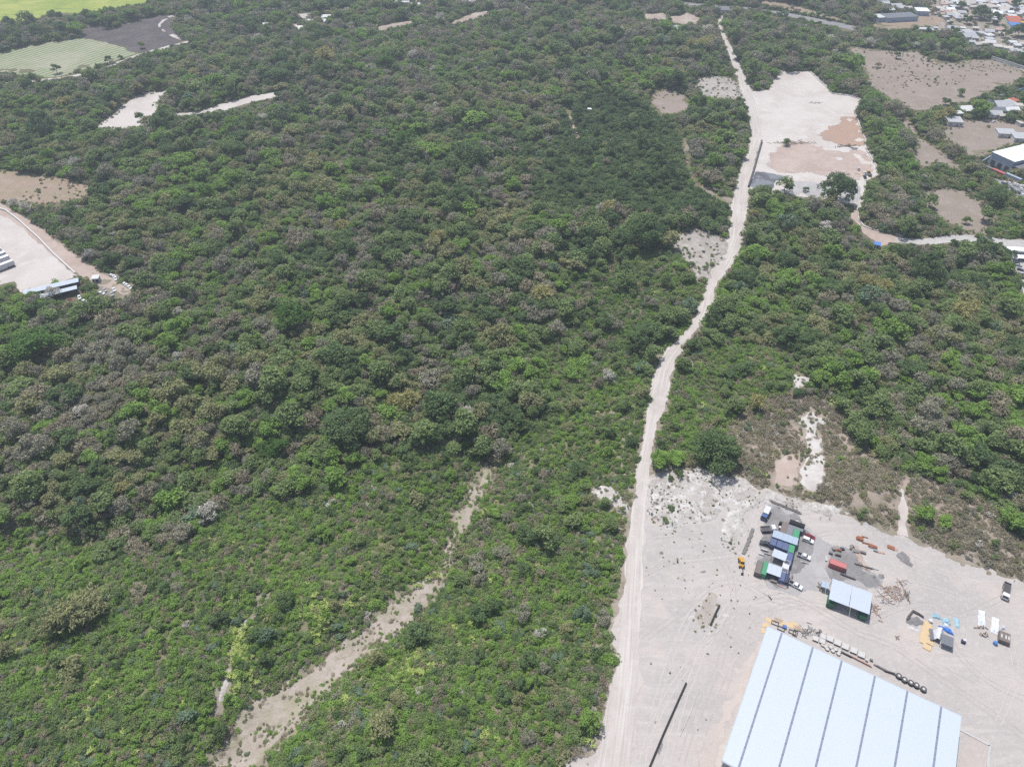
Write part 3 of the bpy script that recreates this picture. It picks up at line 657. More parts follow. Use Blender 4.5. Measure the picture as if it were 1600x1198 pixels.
pm('c_red', (.50, .17, .16), rough=.55, var=.12, ribs=('X', 3.4, .5)); pm('c_brown', (.20, .165, .15), rough=.6, var=.2, ribs=('X', 3.4, .6)); pm('c_dgreen', (.045, .16, .09), rough=.5, var=.15, ribs=('X', 3.4, .6)); pm('c_navy', (.05, .055, .10), rough=.5, var=.15, ribs=('X', 3.4, .6))
pm('black', (.02, .02, .022), rough=.7); pm('rubber', (.025, .025, .025), rough=.85); pm('glass', (.03, .04, .05), rough=.12, spec=.6, var=0); pm('steel', (.30, .30, .31), rough=.5, metal=.4); pm('darksteel', (.085, .08, .08), rough=.6)
pm('carwhite', (.68, .68, .68), rough=.25, var=.06, spec=.5); pm('carred', (.19, .025, .035), rough=.25, var=.1, spec=.5); pm('carsilver', (.36, .37, .39), rough=.25, var=.06, spec=.5); pm('carblue', (.07, .13, .27), rough=.3, var=.1, spec=.5); pm('cardark', (.05, .055, .065), rough=.25, var=.1, spec=.5)
pm('digyellow', (.55, .30, .035), rough=.5, var=.15); pm('rust', (.24, .095, .05), rough=.9, var=.3, scale=3, dirt=(.33, .17, .10)); pm('rustpink', (.44, .29, .24), rough=.9, var=.2); pm('ply', (.56, .42, .25), rough=.8, var=.15, dirt=(.44, .32, .19)); pm('wood', (.38, .285, .215), rough=.9, var=.25); pm('bluetarp', (.05, .20, .58), rough=.4, var=.15); pm('cyantarp', (.26, .43, .50), rough=.45, var=.25, dirt=(.55, .60, .62))
pm('whitetarp', (.64, .655, .69), rough=.5, var=.08); pm('slate', (.17, .175, .195), rough=.6, var=.12, ribs=('X', 2.5, .5)); pm('lightrail', (.46, .45, .44), rough=.8, var=.15); pm('precast', (.50, .485, .465), rough=.85, var=.15); pm('precastdark', (.21, .20, .19), rough=.9, var=.2); pm('bluedrum', (.09, .17, .40), rough=.4)
pm('wallwhite', (.56, .55, .53), rough=.85, var=.12); pm('wallblue', (.36, .43, .52), rough=.6, ribs=('X', 4, .3)); pm('roofzinc', (.45, .455, .465), rough=.45, var=.2, scale=.5, ribs=('X', 3, .4)); pm('roofpale', (.57, .565, .56), rough=.5, var=.15, scale=.5); pm('roofred', (.42, .13, .075), rough=.7, var=.2); pm('roofpink', (.47, .32, .27), rough=.7, var=.2); pm('roofblue', (.09, .21, .50), rough=.5, var=.15); pm('rooftan', (.50, .46, .41), rough=.8, var=.15); pm('roofyellow', (.60, .40, .06), rough=.6); pm('doorbrown', (.12, .08, .05), rough=.6)
pm('whiteroof', (.82, .84, .86), rough=.4, var=.03, spec=.4)

Z = lambda ox, oy, k: (lambda x, y: (ox + x / k, oy + y / k))
Z2, Z3, Z4, Z5 = Z(1160, 780, 7.486), Z(1270, 820, 7.488), Z(1400, 900, 8.0), Z(1180, 950, 5.714)

def rectz(pts, up):
    """four (or three) pixel corners at a height -> centre, turn, length (0-1), width (1-2), ground level"""
    q = [G(*p, up) for p in pts]
    if len(q) == 3: q.append(q[0] + q[2] - q[1])
    c = (q[0] + q[1] + q[2] + q[3]) / 4
    d = (q[1] - q[0]) + (q[2] - q[3]); e = (q[2] - q[1]) + (q[3] - q[0])
    return c, math.atan2(d.y, d.x), d.length / 2, e.length / 2

CACHE = {}
def part(parent, name, key, build, mat, loc=(0, 0, 0), rot=(0, 0, 0), smooth=False):
    """a child object whose mesh is shared by alike pieces"""
    k = (key, mat)
    if k not in CACHE:
        b = MB(); build(b); me = b.mesh(name, mat)
        if smooth:
            for p in me.polygons: p.use_smooth = True
        CACHE[k] = me
    o = bpy.data.objects.new(name, CACHE[k]); o.location = loc; o.rotation_euler = rot
    return link(o, parent)

OCC = []
def thing(name, label, cat, loc, rz=0.0, group=None):
    if 'wall' not in name: OCC.append((loc[0], loc[1]))
    return prop(empty(name, loc, rz), label, cat, group)

# ------------------------------------------------------------------ warehouse
wc, wr, wl, ww = rectz([(1199.3, 978.3), (1501.3, 1118), None] [:2] + [(0, 0)], 9) if False else (None, None, None, None)
A, B, C = G(1199.3, 978.3, 9), G(1501.3, 1118, 9), G(1125.8, 1186, 9)
wdir = (B - A).normalized(); wr = math.atan2(wdir.y, wdir.x); wl = (B - A).length; wd = (C - A).length
wn_ = Vector((wdir.y, -wdir.x, 0))                       # towards the camera
wh = thing('warehouse', 'huge white roofed warehouse with dark skylight strips beside the dusty yard', 'warehouse', A + wn_ * wd / 2 + wdir * wl / 2, wr)
L2, D2 = wl / 2, wd / 2
for nm, c, d in (('wall', (0, D2 - .8, 4.35), (wl - 1.4, .25, 8.9)), ('wall', (0, -D2 + .8, 4.35), (wl - 1.4, .25, 8.9)), ('wall', (-L2 + .8, 0, 4.35), (.25, wd - 1.9, 8.9)), ('wall', (L2 - .8, 0, 4.35), (.25, wd - 1.9, 8.9))):
    MB().box(c, d).obj(nm, 'wallgrey', wh)
sky_u = [(1221.2, 989.8), (1269.9, 1011.3), (1315, 1032.5), (1367, 1055.7), (1417.6, 1079.7), (1470.5, 1104)]
sx = [max(-L2 + 1, (G(*p, 9) - A).dot(wdir) - L2) for p in sky_u]
edges = [-L2] + sx + [L2]
for i in range(7):
    a, b = edges[i] + (.32 if i else 0), edges[i + 1] - (.32 if i < 6 else 0)
    pn = MB(); pn.box(((a + b) / 2, 0, 9.0), (b - a, wd, .16)); pn.obj('roof_panel', 'roofwhite', wh)
for q in sx:
    n = 14
    for k in range(n):
        part(wh, 'skylight', 'skyl', lambda b: b.prism([(-.36, 0), (.36, 0), (.25, .1), (-.25, .1)], 0, wd / n - .10), 'skylight', (q, -D2 + k * wd / n + .05 + (.9 if k == 0 else 0) * 0, 9.03))
MB().box((0, -D2 - .2, 8.85), (wl, .42, .36)).obj('gutter', 'gutter', wh)
MB().box((-L2 - .06, 0, 8.98), (.14, wd + .02, .3)).obj('edge_trim', 'paleroof', wh)
MB().box((L2 + .06, 0, 8.98), (.14, wd + .02, .3)).obj('edge_trim', 'paleroof', wh)
MB().box((0, D2 + .06, 8.98), (wl + .3, .14, .3)).obj('edge_trim', 'paleroof', wh)
MB().box((0, -D2 - 4.6, 6.4), (wl - 1, 8.0, .18)).obj('canopy', 'gutter', wh)
for k in range(6):
    part(wh, 'canopy_post', 'cpost', lambda b: b.box((0, 0, 3.15), (.3, .3, 6.3)), 'steel', (-L2 + 3 + k * (wl - 6) / 5, -D2 - 8.2, 0))
for k in range(4):
    part(wh, 'loading_door', 'ldoor', lambda b: b.box((0, 0, 2.4), (4.6, .14, 4.8)), 'steel', (-L2 + 9 + k * 14.5, D2 - .62, 0))

# ------------------------------------------------------------------ containers and the roofs between them
def container(label, c, rz, mat, L=6.06, W=2.44, H=2.6, group=None, z=0.0, name='shipping_container'):
    t = thing(name, label, 'container', (c.x, c.y, c.z + z), rz, group)
    key = ('ct', round(L, 1), round(W, 1), round(H, 1))
    part(t, 'shell', key + (1,), lambda b: b.box((0, 0, H / 2 + .05), (L - .16, W - .12, H - .16)), mat)
    part(t, 'roof_panel', key + (2,), lambda b: b.box((0, 0, H), (L - .3, W - .28, .06)), mat)
    for sy in (-1, 1):
        part(t, 'side_rail', key + (3,), lambda b: b.box((0, 0, H), (L, .12, .12)).box((0, 0, .12), (L, .12, .16)), mat, (0, sy * (W / 2 - .06), 0))
    for sx_ in (-1, 1):
        part(t, 'end_frame', key + (4,), lambda b: b.box((0, W / 2 - .08, H / 2), (.18, .18, H - .02)).box((0, -W / 2 + .08, H / 2), (.18, .18, H - .02)).box((0, 0, H - .03), (.16, W - .34, .14)), mat, (sx_ * (L / 2 - .09), 0, 0))
    for sy in (-1, 1):
        d = part(t, 'door', key + (5,), lambda b: b.box((0, 0, H / 2), (.05, W / 2 - .2, H - .35)), mat, (L / 2 - .03, sy * (W / 4 - .03), 0))
        part(d, 'lock_rod', key + (6,), lambda b: b.cyl((0, 0, .25), (0, 0, H - .3), .03, n=6), 'steel', (.06, 0, 0))
    return t

def flat_roof(label, rect, up, mat, name='canopy_roof', post=True, seams=4, cat='roof', tilt=.12):
    c, rz, L, W = rect
    t = thing(name, label, cat, (c.x, c.y, c.z), rz)
    for k in range(seams):
        part(t, 'roof_sheet', ('fr', round(L, 2), round(W, 2), seams), lambda b: b.box((0, 0, 0), (L / seams - (.03 if seams > 2 else .14), W, .07)), mat, (-L / 2 + (k + .5) * L / seams, 0, up - .04 + .012 * (k % 2)))
    MB().box((0, 0, up - .13), (L - .2, .12, .1)).obj('ridge_beam', 'darksteel', t)
    if post:
        for sx_ in (-1, 1):
            for sy in (-1, 1):
                part(t, 'post', ('frp', round(up, 1)), lambda b: b.box((0, 0, up / 2 - .1), (.12, .12, up - .12)), 'darksteel', (sx_ * (L / 2 - .25), sy * (W / 2 - .25), 0))
    return t
CAMP = R(-26.5)
cdir = Vector((math.cos(CAMP), math.sin(CAMP), 0)); cnor = Vector((-cdir.y, cdir.x, 0))
def zc(f, x, y, up): return G(*f(x, y), up)
flat_roof('long blue grey sheet roof over the container camp', rectz([Z2(*p) for p in ((370, 355), (665, 455), (635, 535), (345, 430))], 3.3), 3.3, 'bluegreyroof', seams=5)
flat_roof('pale blue sheet roof in the middle of the container camp', rectz([Z2(*p) for p in ((370, 570), (535, 640), (500, 720), (345, 660))], 3.3), 3.3, 'paleroof', seams=3)
flat_roof('pale blue sheet roof next to the green container', rectz([Z2(*p) for p in ((310, 740), (475, 800), (440, 910), (280, 850))], 3.3), 3.3, 'paleroof', seams=3)
for x, y, mat, turn, lb in ((372, 468, 'c_blue', 1, 'blue container below the long camp roof, beside the parked black pickup'), (445, 495, 'c_blue', 1, 'second blue container of the row below the long camp roof'),
                            (510, 522, 'c_blue', 1, 'third blue container of the row, next to the bright green one'), (580, 552, 'c_green', 1, 'bright green container closing the row of blue ones'),
                            (490, 330, 'c_brown', 1, 'brownish container behind the long camp roof'), (558, 362, 'c_grey', 1, 'grey container beside the small green one behind the camp roof'), (628, 405, 'c_green', 1, 'bright green container behind the long camp roof'),
                            (545, 690, 'c_blue', 1, 'blue container at the end of the middle camp roof'), (508, 780, 'c_white', 1, 'white container between two blue ones'), (480, 878, 'c_blue', 1, 'blue container at the end of the lowest camp roof'),
                            (258, 800, 'c_green', 1, 'bright green container with its long side against the lowest camp roof'), (200, 790, 'c_brown', 1, 'grey brown container alongside the bright green one'), (625, 322, 'c_grey', 0, 'grey container under the black arched cover'), (524, 908, 'c_navy', 1, 'narrow navy container beside the lowest blue one')):
    c = zc(Z2, x, y, 2.6)
    container(lb, c, CAMP + (math.pi / 2 if turn else 0), mat, L=6.06 if (x, y) != (524, 908) else 5.0, W=1.5 if (x, y) == (524, 908) else 2.28 if 440 < y < 560 else 2.44, group=None)
# arched black cover
c = zc(Z2, 640, 285, 3)
t = thing('arched_cover', 'black arched cover over the end of a grey container', 'cover', (c.x, c.y, c.z), CAMP)
b = MB()
for k in range(8):
    a0, a1 = math.pi * k / 8, math.pi * (k + 1) / 8
    b.hexa([(-3.0, math.cos(a0) * 1.2, 2.65 + math.sin(a0) * .9), (3.0, math.cos(a0) * 1.2, 2.65 + math.sin(a0) * .9), (3.0, math.cos(a1) * 1.2, 2.65 + math.sin(a1) * .9), (-3.0, math.cos(a1) * 1.2, 2.65 + math.sin(a1) * .9),
            (-3.0, math.cos(a0) * 1.26, 2.7 + math.sin(a0) * .96), (3.0, math.cos(a0) * 1.26, 2.7 + math.sin(a0) * .96), (3.0, math.cos(a1) * 1.26, 2.7 + math.sin(a1) * .96), (-3.0, math.cos(a1) * 1.26, 2.7 + math.sin(a1) * .96)])
b.obj('sheet', 'black', t)
for sx_ in (-1, 1):
    for sy in (-1, 1): part(t, 'post', 'acp', lambda b: b.cyl((0, 0, 0), (0, 0, 2.7), .06), 'darksteel', (sx_ * 2.8, sy * 1.2, 0))
# red container and the open shed
c, rz, L, W = rectz([Z3(*p) for p in ((205, 375), (405, 455), (395, 520), (185, 450))], 2.6)
container('single red container standing on dark gravel', c, rz, 'c_red')
rs = rectz([Z3(*p) for p in ((235, 625), (705, 800), (660, 1045), (180, 860))], 4.6)
flat_roof('large pale two bay roof of the open fronted shed', rs, 4.6, 'paleroof', name='open_shed', seams=2, cat='shed')
for sx_, lb in ((-1, 'dark green container under the annexe end of the open shed'), (1, 'dark green container under the far end of the open shed')):
    v_ = Vector((math.cos(rs[1]), math.sin(rs[1]), 0)); n_ = Vector((-v_.y, v_.x, 0))
    cc = rs[0] + v_ * sx_ * (rs[2] / 2 - 1.5) - n_ * (rs[3] / 2 - 2.55)
    container(lb, Vector((cc.x, cc.y, 0)), rs[1] + math.pi / 2, 'c_dgreen')
ra = rectz([Z3(*p) for p in ((110, 650), (205, 680), (185, 745), (92, 715))], 3.0)
flat_roof('small blue grey annexe roof beside the open shed', ra, 3.0, 'bluegreyroof', seams=2)

# ------------------------------------------------------------------ vehicles
def wheels(t, xs, y, r, w=.24):
    for x in xs:
        for sy in (-1, 1):
            q = part(t, 'wheel', ('wh', r, w), lambda b: b.cyl((0, -w / 2, 0), (0, w / 2, 0), r, n=14), 'rubber', (x, sy * y, r))
            part(q, 'rim', ('rim', r, w), lambda b: b.cyl((0, -w / 2 - .015, 0), (0, w / 2 + .015, 0), r * .55, n=10), 'steel')
def cabin(t, key, mat, x0, x1, xb0, xb1, z0, z1, w0, w1):
    """glass house: roof panel plus dark panes"""
    P = [(xb0, -w0, z0), (xb1, -w0, z0), (xb1, w0, z0), (xb0, w0, z0), (x0, -w1, z1), (x1, -w1, z1), (x1, w1, z1), (x0, w1, z1)]
    part(t, 'cabin', key + ('c',), lambda b: b.hexa(P), mat)
    def pane(i, j, k, l, nm, n):
        def bl(b):
            q = [Vector(P[m]) for m in (i, j, k, l)]; c = (q[0] + q[1] + q[2] + q[3]) / 4
            nn = (q[1] - q[0]).cross(q[3] - q[0]).normalized()
            q = [c + (v - c) * .84 + nn * .012 for v in q]
            b.hexa([v - nn * .03 for v in q] + q)
        part(t, nm, key + (nm, n), bl, 'glass')
    pane(1, 2, 6, 5, 'windscreen', 0); pane(3, 0, 4, 7, 'rear_window', 0); pane(0, 1, 5, 4, 'side_window', 0); pane(2, 3, 7, 6, 'side_window', 1)
def lights(t, x0, x1, w, z):
    for sy in (-1, 1):
        part(t, 'headlight', ('hl',), lambda b: b.box((0, 0, 0), (.06, .3, .14)), 'carwhite', (x1, sy * w, z)); part(t, 'tail_light', ('tl',), lambda b: b.box((0, 0, 0), (.06, .22, .14)), 'carred', (x0, sy * w, z))
def car(label, c, rz, mat, group=None, small=False):
    t = thing('parked_car', label, 'car', c, rz, group)
    part(t, 'body', ('carb',), lambda b: b.prism([(-2.15, .32), (2.1, .32), (2.18, .55), (2.05, .78), (.95, .95), (-2.05, .98), (-2.2, .7)], -.86, .86), mat)
    cabin(t, ('carc',), mat, -1.35, .25, -1.95, 1.0, .93, 1.45, .80, .66)
    wheels(t, (-1.3, 1.35), .78, .33)
    if not small: lights(t, -2.17, 2.1, .6, .68)
    return t
def suv(label, c, rz, mat, group=None):
    t = thing('parked_car', label, 'car', c, rz, group)
    part(t, 'body', ('suvb',), lambda b: b.prism([(-2.3, .4), (2.25, .4), (2.33, .7), (2.2, .98), (1.05, 1.1), (-2.3, 1.12)], -.92, .92), mat)
    cabin(t, ('suvc',), mat, -2.05, .35, -2.25, 1.05, 1.1, 1.72, .86, .74); wheels(t, (-1.4, 1.45), .83, .38); lights(t, -2.3, 2.24, .65, .82)
    return t
def pickup(label, c, rz, mat, group=None, bed='black'):
    t = thing('pickup_truck', label, 'pickup', c, rz, group)
    part(t, 'body', ('pub',), lambda b: b.prism([(-2.65, .45), (2.6, .45), (2.68, .7), (2.55, 1.0), (1.35, 1.1), (-2.65, 1.08)], -.92, .92), mat)
    cabin(t, ('puc',), mat, -.55, .7, -.75, 1.35, 1.08, 1.72, .86, .74)
    part(t, 'load_bed', ('pul',), lambda b: b.box((-1.75, 0, 1.06), (1.6, 1.55, .06)), bed)
    part(t, 'tailgate', ('put',), lambda b: b.box((-2.6, 0, 1.2), (.08, 1.8, .3)), mat)
    for sy in (-1, 1): part(t, 'bed_side', ('pus',), lambda b: b.box((-1.7, 0, 1.2), (1.75, .1, .28)), mat, (0, sy * .86, 0))
    wheels(t, (-1.65, 1.6), .83, .39); lights(t, -2.66, 2.6, .65, .82)
    return t
def lorry(label, c, rz, cab='carwhite', bed='darksteel', L=7.5, group=None, sides=True, load=None):
    t = thing('flatbed_lorry', label, 'truck', c, rz, group)
    b0 = -L / 2; cx = L / 2
    part(t, 'chassis', ('lch', L), lambda b: b.box((0, 0, .75), (L - .3, .9, .3)), 'darksteel')
    part(t, 'cab', ('lcab', L), lambda b: b.prism([(cx - 1.9, .6), (cx, .6), (cx + .05, 1.4), (cx - .3, 2.45), (cx - 1.9, 2.5)], -1.1, 1.1), cab)
    part(t, 'windscreen', ('lws', L), lambda b: b.hexa([(cx + .02, -.95, 1.5), (cx + .08, -.95, 1.5), (cx + .08, .95, 1.5), (cx + .02, .95, 1.5), (cx - .28, -.9, 2.3), (cx - .2, -.9, 2.3), (cx - .2, .9, 2.3), (cx - .28, .9, 2.3)]), 'glass')
    part(t, 'flatbed', ('lfb', L), lambda b: b.box((b0 + (L - 2.1) / 2, 0, 1.1), (L - 2.1, 2.4, .16)), bed)
    if sides:
        for sy in (-1, 1): part(t, 'side_board', ('lsb', L), lambda b: b.box((b0 + (L - 2.1) / 2, 0, 1.45), (L - 2.1, .08, .6)), 'steel', (0, sy * 1.18, 0))
        part(t, 'tail_board', ('ltb', L), lambda b: b.box((b0 + .04, 0, 1.45), (.08, 2.26, .6)), 'steel')
    if load: part(t, 'load_body', ('llb', L, load), lambda b: b.prism([(b0 + .1, 1.2), (b0 + L - 2.3, 1.2), (b0 + L - 2.3, 2.7), (b0 + .1, 2.7)], -1.15, 1.15), load)
    wheels(t, (b0 + 1.0, b0 + 2.1, cx - .9), 1.0, .5, .3)
    return t
def heading(f, a, b): 
    p, q = G(*f(*a)), G(*f(*b)); return (p + q) / 2, math.atan2((q - p).y, (q - p).x)
c, a = heading(Z2, (650, 650), (780, 700)); pickup('white pickup parked alone on dark gravel beside the camp', c, a, 'carwhite')
c, a = heading(Z2, (560, 985), (675, 1045)); pickup('white pickup parked at the lowest corner of the camp', c, a, 'carwhite')
c, a = heading(Z2, (705, 465), (820, 510)); suv('white off road car next to the maroon car', c, a, 'carwhite')
c, a = heading(Z2, (740, 430), (825, 460)); car('maroon car next to the white off road car', c, a, 'carred')
c, a = heading(Z2, (320, 545), (235, 520)); pickup('dark pickup parked beside the row of blue containers', c, a, 'cardark')
c, a = heading(Z2, (235, 368), (355, 362)); lorry('small lorry with an empty grey bed and white cab behind the camp', c, a, L=6.2)
c, a = heading(Z2, (292, 130), (235, 245)); lorry('blue cabbed lorry with a white box body above the camp', c, a, cab='carblue', L=6.6, sides=False, load='c_white')
c, a = heading(Z4, (1375, 125), (1345, 280)); lorry('lone flatbed lorry with dark bed near the edge of the brush', c, a, L=8.0)

# yellow digger
c = G(1158, 882)
t = thing('backhoe_digger', 'yellow backhoe digger with its arm stretched out in the open yard', 'digger', c, R(-100))
MB().prism([(-1.9, .7), (1.2, .7), (1.5, 1.2), (.9, 1.55), (-1.9, 1.6)], -.75, .75).obj('body', 'digyellow', t)
MB().hexa([(-.8, -.7, 1.6), (.55, -.7, 1.5), (.55, .7, 1.5), (-.8, .7, 1.6), (-.7, -.6, 2.65), (.35, -.6, 2.65), (.35, .6, 2.65), (-.7, .6, 2.65)]).obj('cab', 'glass', t)
MB().box((-.18, 0, 2.72), (1.35, 1.4, .12)).obj('cab_roof', 'digyellow', t)
wheels(t, (-1.2,), .95, .62, .4); wheels(t, (1.5,), .9, .45, .35)
MB().hexa([(-2.6, -1.15, .15), (-2.2, -1.15, .15), (-2.2, 1.15, .15), (-2.6, 1.15, .15), (-2.9, -1.15, 1.0), (-2.3, -1.15, 1.0), (-2.3, 1.15, 1.0), (-2.9, 1.15, 1.0)]).obj('front_bucket', 'digyellow', t)
for sy in (-1, 1): MB().cyl((-.6, sy * .7, 1.5), (-2.4, sy * .7, .7), .1).obj('loader_arm', 'digyellow', t)
bo = MB().cyl((1.4, 0, 1.2), (2.9, 0, 2.5), .19, .15).obj('boom', 'digyellow', t)
MB().cyl((2.9, 0, 2.5), (4.6, .1, 1.2), .15, .12).obj('dipper_arm', 'darksteel', t)
MB().hexa([(4.3, -.4, .3), (5.0, -.4, .2), (5.0, .4, .2), (4.3, .4, .3), (4.3, -.4, 1.0), (4.7, -.4, 1.2), (4.7, .4, 1.2), (4.3, .4, 1.0)]).obj('bucket', 'darksteel', t)

# ------------------------------------------------------------------ walls, pipes and heaps
def wall(name, label, pts, w, hh, mat, cat='wall', coping=None, group=None, posts=0):
    """a low wall along photo points"""
    g = [G(*p) for p in pts]
    o = g[0].copy(); t = thing(name, label, cat, o, 0, group)
    b = MB(); cp = MB()
    for a, e in zip(g, g[1:]):
        a, e = a - o, e - o; d = e - a; n = max(1, int(d.length / 6))
        for k in range(n):
            p, q = a + d * k / n, a + d * (k + 1) / n
            sd = Vector((-d.y, d.x, 0)).normalized() * w / 2
            zp, zq = float(h(p.x + o.x, p.y + o.y)) - o.z, float(h(q.x + o.x, q.y + o.y)) - o.z
            for bb, z0, z1, k_ in ((b, -.3, hh, 1.0), (cp, hh - .001, hh + .12, 1.25)):
                P0, P1 = Vector((p.x, p.y, zp)), Vector((q.x, q.y, zq))
                s_ = sd * k_
                bb.hexa([P0 - s_ + Vector((0, 0, z0)), P1 - s_ + Vector((0, 0, z0)), P1 + s_ + Vector((0, 0, z0)), P0 + s_ + Vector((0, 0, z0)), P0 - s_ + Vector((0, 0, z1)), P1 - s_ + Vector((0, 0, z1)), P1 + s_ + Vector((0, 0, z1)), P0 + s_ + Vector((0, 0, z1))])
    b.obj('wall_body', mat, t); cp.obj('coping', coping or mat, t)
    return t
M['kerbstone'] = M['precast']
wall('retaining_wall', 'dark retaining wall between the dirt road and the levelled plot', [(1190, 222), (1184, 243), (1177, 268), (1169, 293)], .9, 1.7, 'darksteel')  # dark colour paints in the shadow on the retaining face
wall('kerb_wall', 'pale concrete kerb wall on the wooded side of the levelled plot', [(1266, 113), (1281, 128), (1300, 147), (1325, 150), (1342, 155), (1352, 161), (1341, 168), (1335, 177), (1343, 197), (1352, 218), (1352, 232), (1364, 252), (1377, 273)], .8, .7, 'precast')
wall('kerb_wall', 'pale concrete kerb wall beside the grey fill of the levelled plot', [(1352, 284), (1350, 305), (1348, 323), (1339, 326), (1342, 345), (1350, 354), (1362, 359), (1386, 363), (1412, 370)], .7, .6, 'precast')
wall('kerb_wall', 'thin pale kerb along the road side of the levelled plot', [(1175, 147), (1180, 165), (1187, 192), (1189, 205), (1190, 220)], .6, .4, 'precast')
wall('boundary_wall', 'cream wall round the trailer depot', [(-20, 320), (10, 330), (30, 345), (60, 372), (85, 398), (118, 428)], .7, 1.0, 'wallwhite')
wall('boundary_wall', 'pale boundary wall of the compound next to the brown field', [(1548, 93), (1575, 102), (1610, 113)], .5, 3.2, 'wallwhite')
wall('boundary_wall', 'grey boundary wall running down to the pale car park', [(1538, 375), (1556, 388), (1572, 403), (1585, 425), (1594, 447), (1600, 470)], .5, 2.0, 'precast')
wall('boundary_wall', 'grey wall above the concrete lane', [(1542, 366), (1560, 364), (1600, 366), (1640, 372)], .5, 1.6, 'precastdark')
wall('channel_wall', 'long black open channel edge in the yard beside the warehouse', [(1072, 1067), (1055, 1105), (1035, 1150), (1015, 1198), (990, 1260)], .45, .5, 'black')
wall('channel_wall', 'short black channel edge beside the weedy strip', [(1124, 946), (1117, 960), (1110, 977)], .45, .6, 'black')
wall('kerb_strip', 'pale kerb of the fenced plot at the end of the warehouse', [(1500, 1140), (1522, 1151), (1546, 1164), (1543, 1198)], .6, .15, 'lightrail')
wall('channel_wall', 'thin grey pipe lying beside the long black channel', [(1092, 1075), (1078, 1115), (1062, 1150)], .15, .15, 'precast')
c = G(1031, 1168)
t = thing('gate_frame', 'small dark steel frame standing on the long black channel', 'frame', c, R(60))
for k in range(3): part(t, 'upright', 'gfu', lambda b: b.box((0, 0, .8), (.12, .12, 1.6)), 'darksteel', (-1.6 + 1.6 * k, 0, 0))
for k in range(2): part(t, 'rail', 'gfr', lambda b: b.box((0, 0, 0), (3.3, .1, .1)), 'darksteel', (0, 0, .7 + .85 * k))

def blocks(label, f, a, b, n, size, mat, group=None, name='block_row', child='concrete_block', jitter=.12):
    p, q = G(*f(*a)), G(*f(*b)); d = q - p
    t = thing(name, label, 'block row', p, math.atan2(d.y, d.x), group)
    for k in range(n):
        r_ = random.Random(k * 7 + n)
        part(t, child, ('blk', size), lambda bb: bb.box((0, 0, size[2] / 2), size), mat, (d.length * (k + .5) / n, r_.uniform(-jitter, jitter) * 2, 0), (0, 0, r_.uniform(-jitter, jitter)))
    return t
I_ = lambda x, y: (x, y)
blocks('row of grey rubble blocks beside the yellow digger', Z2, (125, 350), (15, 640), 18, (1.0, 1.2, .55), 'precastdark')
blocks('row of grey rubble blocks along the foot of the eroded bank', Z2, (310, 15), (680, 165), 22, (1.2, 1.0, .5), 'precastdark')
blocks('dark blocks closing one side of the grey sand bay', Z4, (140, 550), (205, 435), 6, (.95, .6, .7), 'darksteel')
blocks('dark blocks closing the back of the grey sand bay', Z4, (215, 445), (330, 510), 6, (1.2, .6, .7), 'darksteel')
blocks('light steel rails lying in the yard below the camp', Z2, (290, 1110), (350, 1190), 3, (2.4, .5, .25), 'lightrail', child='rail')

def stack(label, f, x, y, dims, mat, layers, rz, child='plate', name='plate_stack', cat='stack', group=None, up=0.0):
    c = G(*f(x, y)); t = thing(name, label, cat, c + Vector((0, 0, up)), rz, group)
    for k in range(layers):
        r_ = random.Random(hash((round(x), round(y), k)) & 0xffff)
        part(t, child, ('st', dims), lambda b: b.box((0, 0, dims[2] / 2), dims), mat, (r_.uniform(-.12, .12) * dims[0], r_.uniform(-.12, .12) * dims[1], k * dims[2]), (0, 0, r_.uniform(-.18, .18)))
    return t
for x, y, d, m, n, a, lb in ((545, 165, (2.2, 1.6, .22), 'rust', 4, -24, 'stack of rusty steel plates nearest the brush'), (612, 146, (2.4, .35, .2), 'rust', 2, -26, 'short pair of rusty beams behind the plates'), (640, 222, (3.6, .5, .25), 'rust', 2, -22, 'long rusty beams between the plate stacks'),
                             (700, 258, (3.0, 1.2, .25), 'rust', 3, -20, 'wide stack of rusty plates'), (690, 268, (1.3, .5, .5), 'steel', 1, -20, 'small steel frame on the edge of the wide plate stack'), (582, 328, (2.0, .9, .3), 'c_brown', 3, -24, 'stack of brown steel boxes'), (505, 310, (2.0, 1.3, .18), 'precastdark', 3, -20, 'stack of grey hatch frames'),
                             (912, 265, (2.6, 1.6, .15), 'rust', 3, -22, 'rusty plates lying alone towards the brush'), (965, 290, (1.6, 1.0, .12), 'rustpink', 2, -22, 'pale rusty sheets beside the lone plates'), (800, 327, (2.4, .8, .15), 'rustpink', 2, -20, 'pinkish sheets between plates and sand'), (445, 265, (2.2, .8, .3), 'precastdark', 3, 60, 'grey beams at the tip of the dark gravel'),
                             (730, 305, (1.4, .9, .4), 'steel', 2, -20, 'small grey crates beside the wide plate stack')):
    stack(lb, Z3, x, y, d, m, n, R(a))
for x, y, d, m, n, a, lb in ((240, 290, (1.2, .9, .5), 'precastdark', 2, 10, 'grey scrap bin above the red container'), (300, 300, (1.5, .8, .4), 'rust', 2, -30, 'rusty scrap heap above the red container'), (345, 285, (1.4, 1.0, .4), 'c_navy', 2, -20, 'dark blue scrap box above the red container'), (205, 332, (1.2, 1.2, .6), 'precastdark', 2, -24, 'dark square tank above the red container'),
                             (290, 360, (2.0, .5, .3), 'darksteel', 3, -24, 'dark beams close behind the red container'), (155, 400, (.8, 2.4, .3), 'lightrail', 2, -24, 'pale pallets at the end of the red container'), (405, 608, (5.2, .5, .35), 'darksteel', 2, -22, 'long dark beams between red container and shed'), (600, 488, (6.5, .22, .18), 'darksteel', 3, -18, 'long thin pipes on the pink earth strip'), (690, 510, (4.0, .2, .15), 'steel', 2, -22, 'thin steel pipes towards the timber heap')):
    stack(lb, Z3, x, y, d, m, n, R(a))
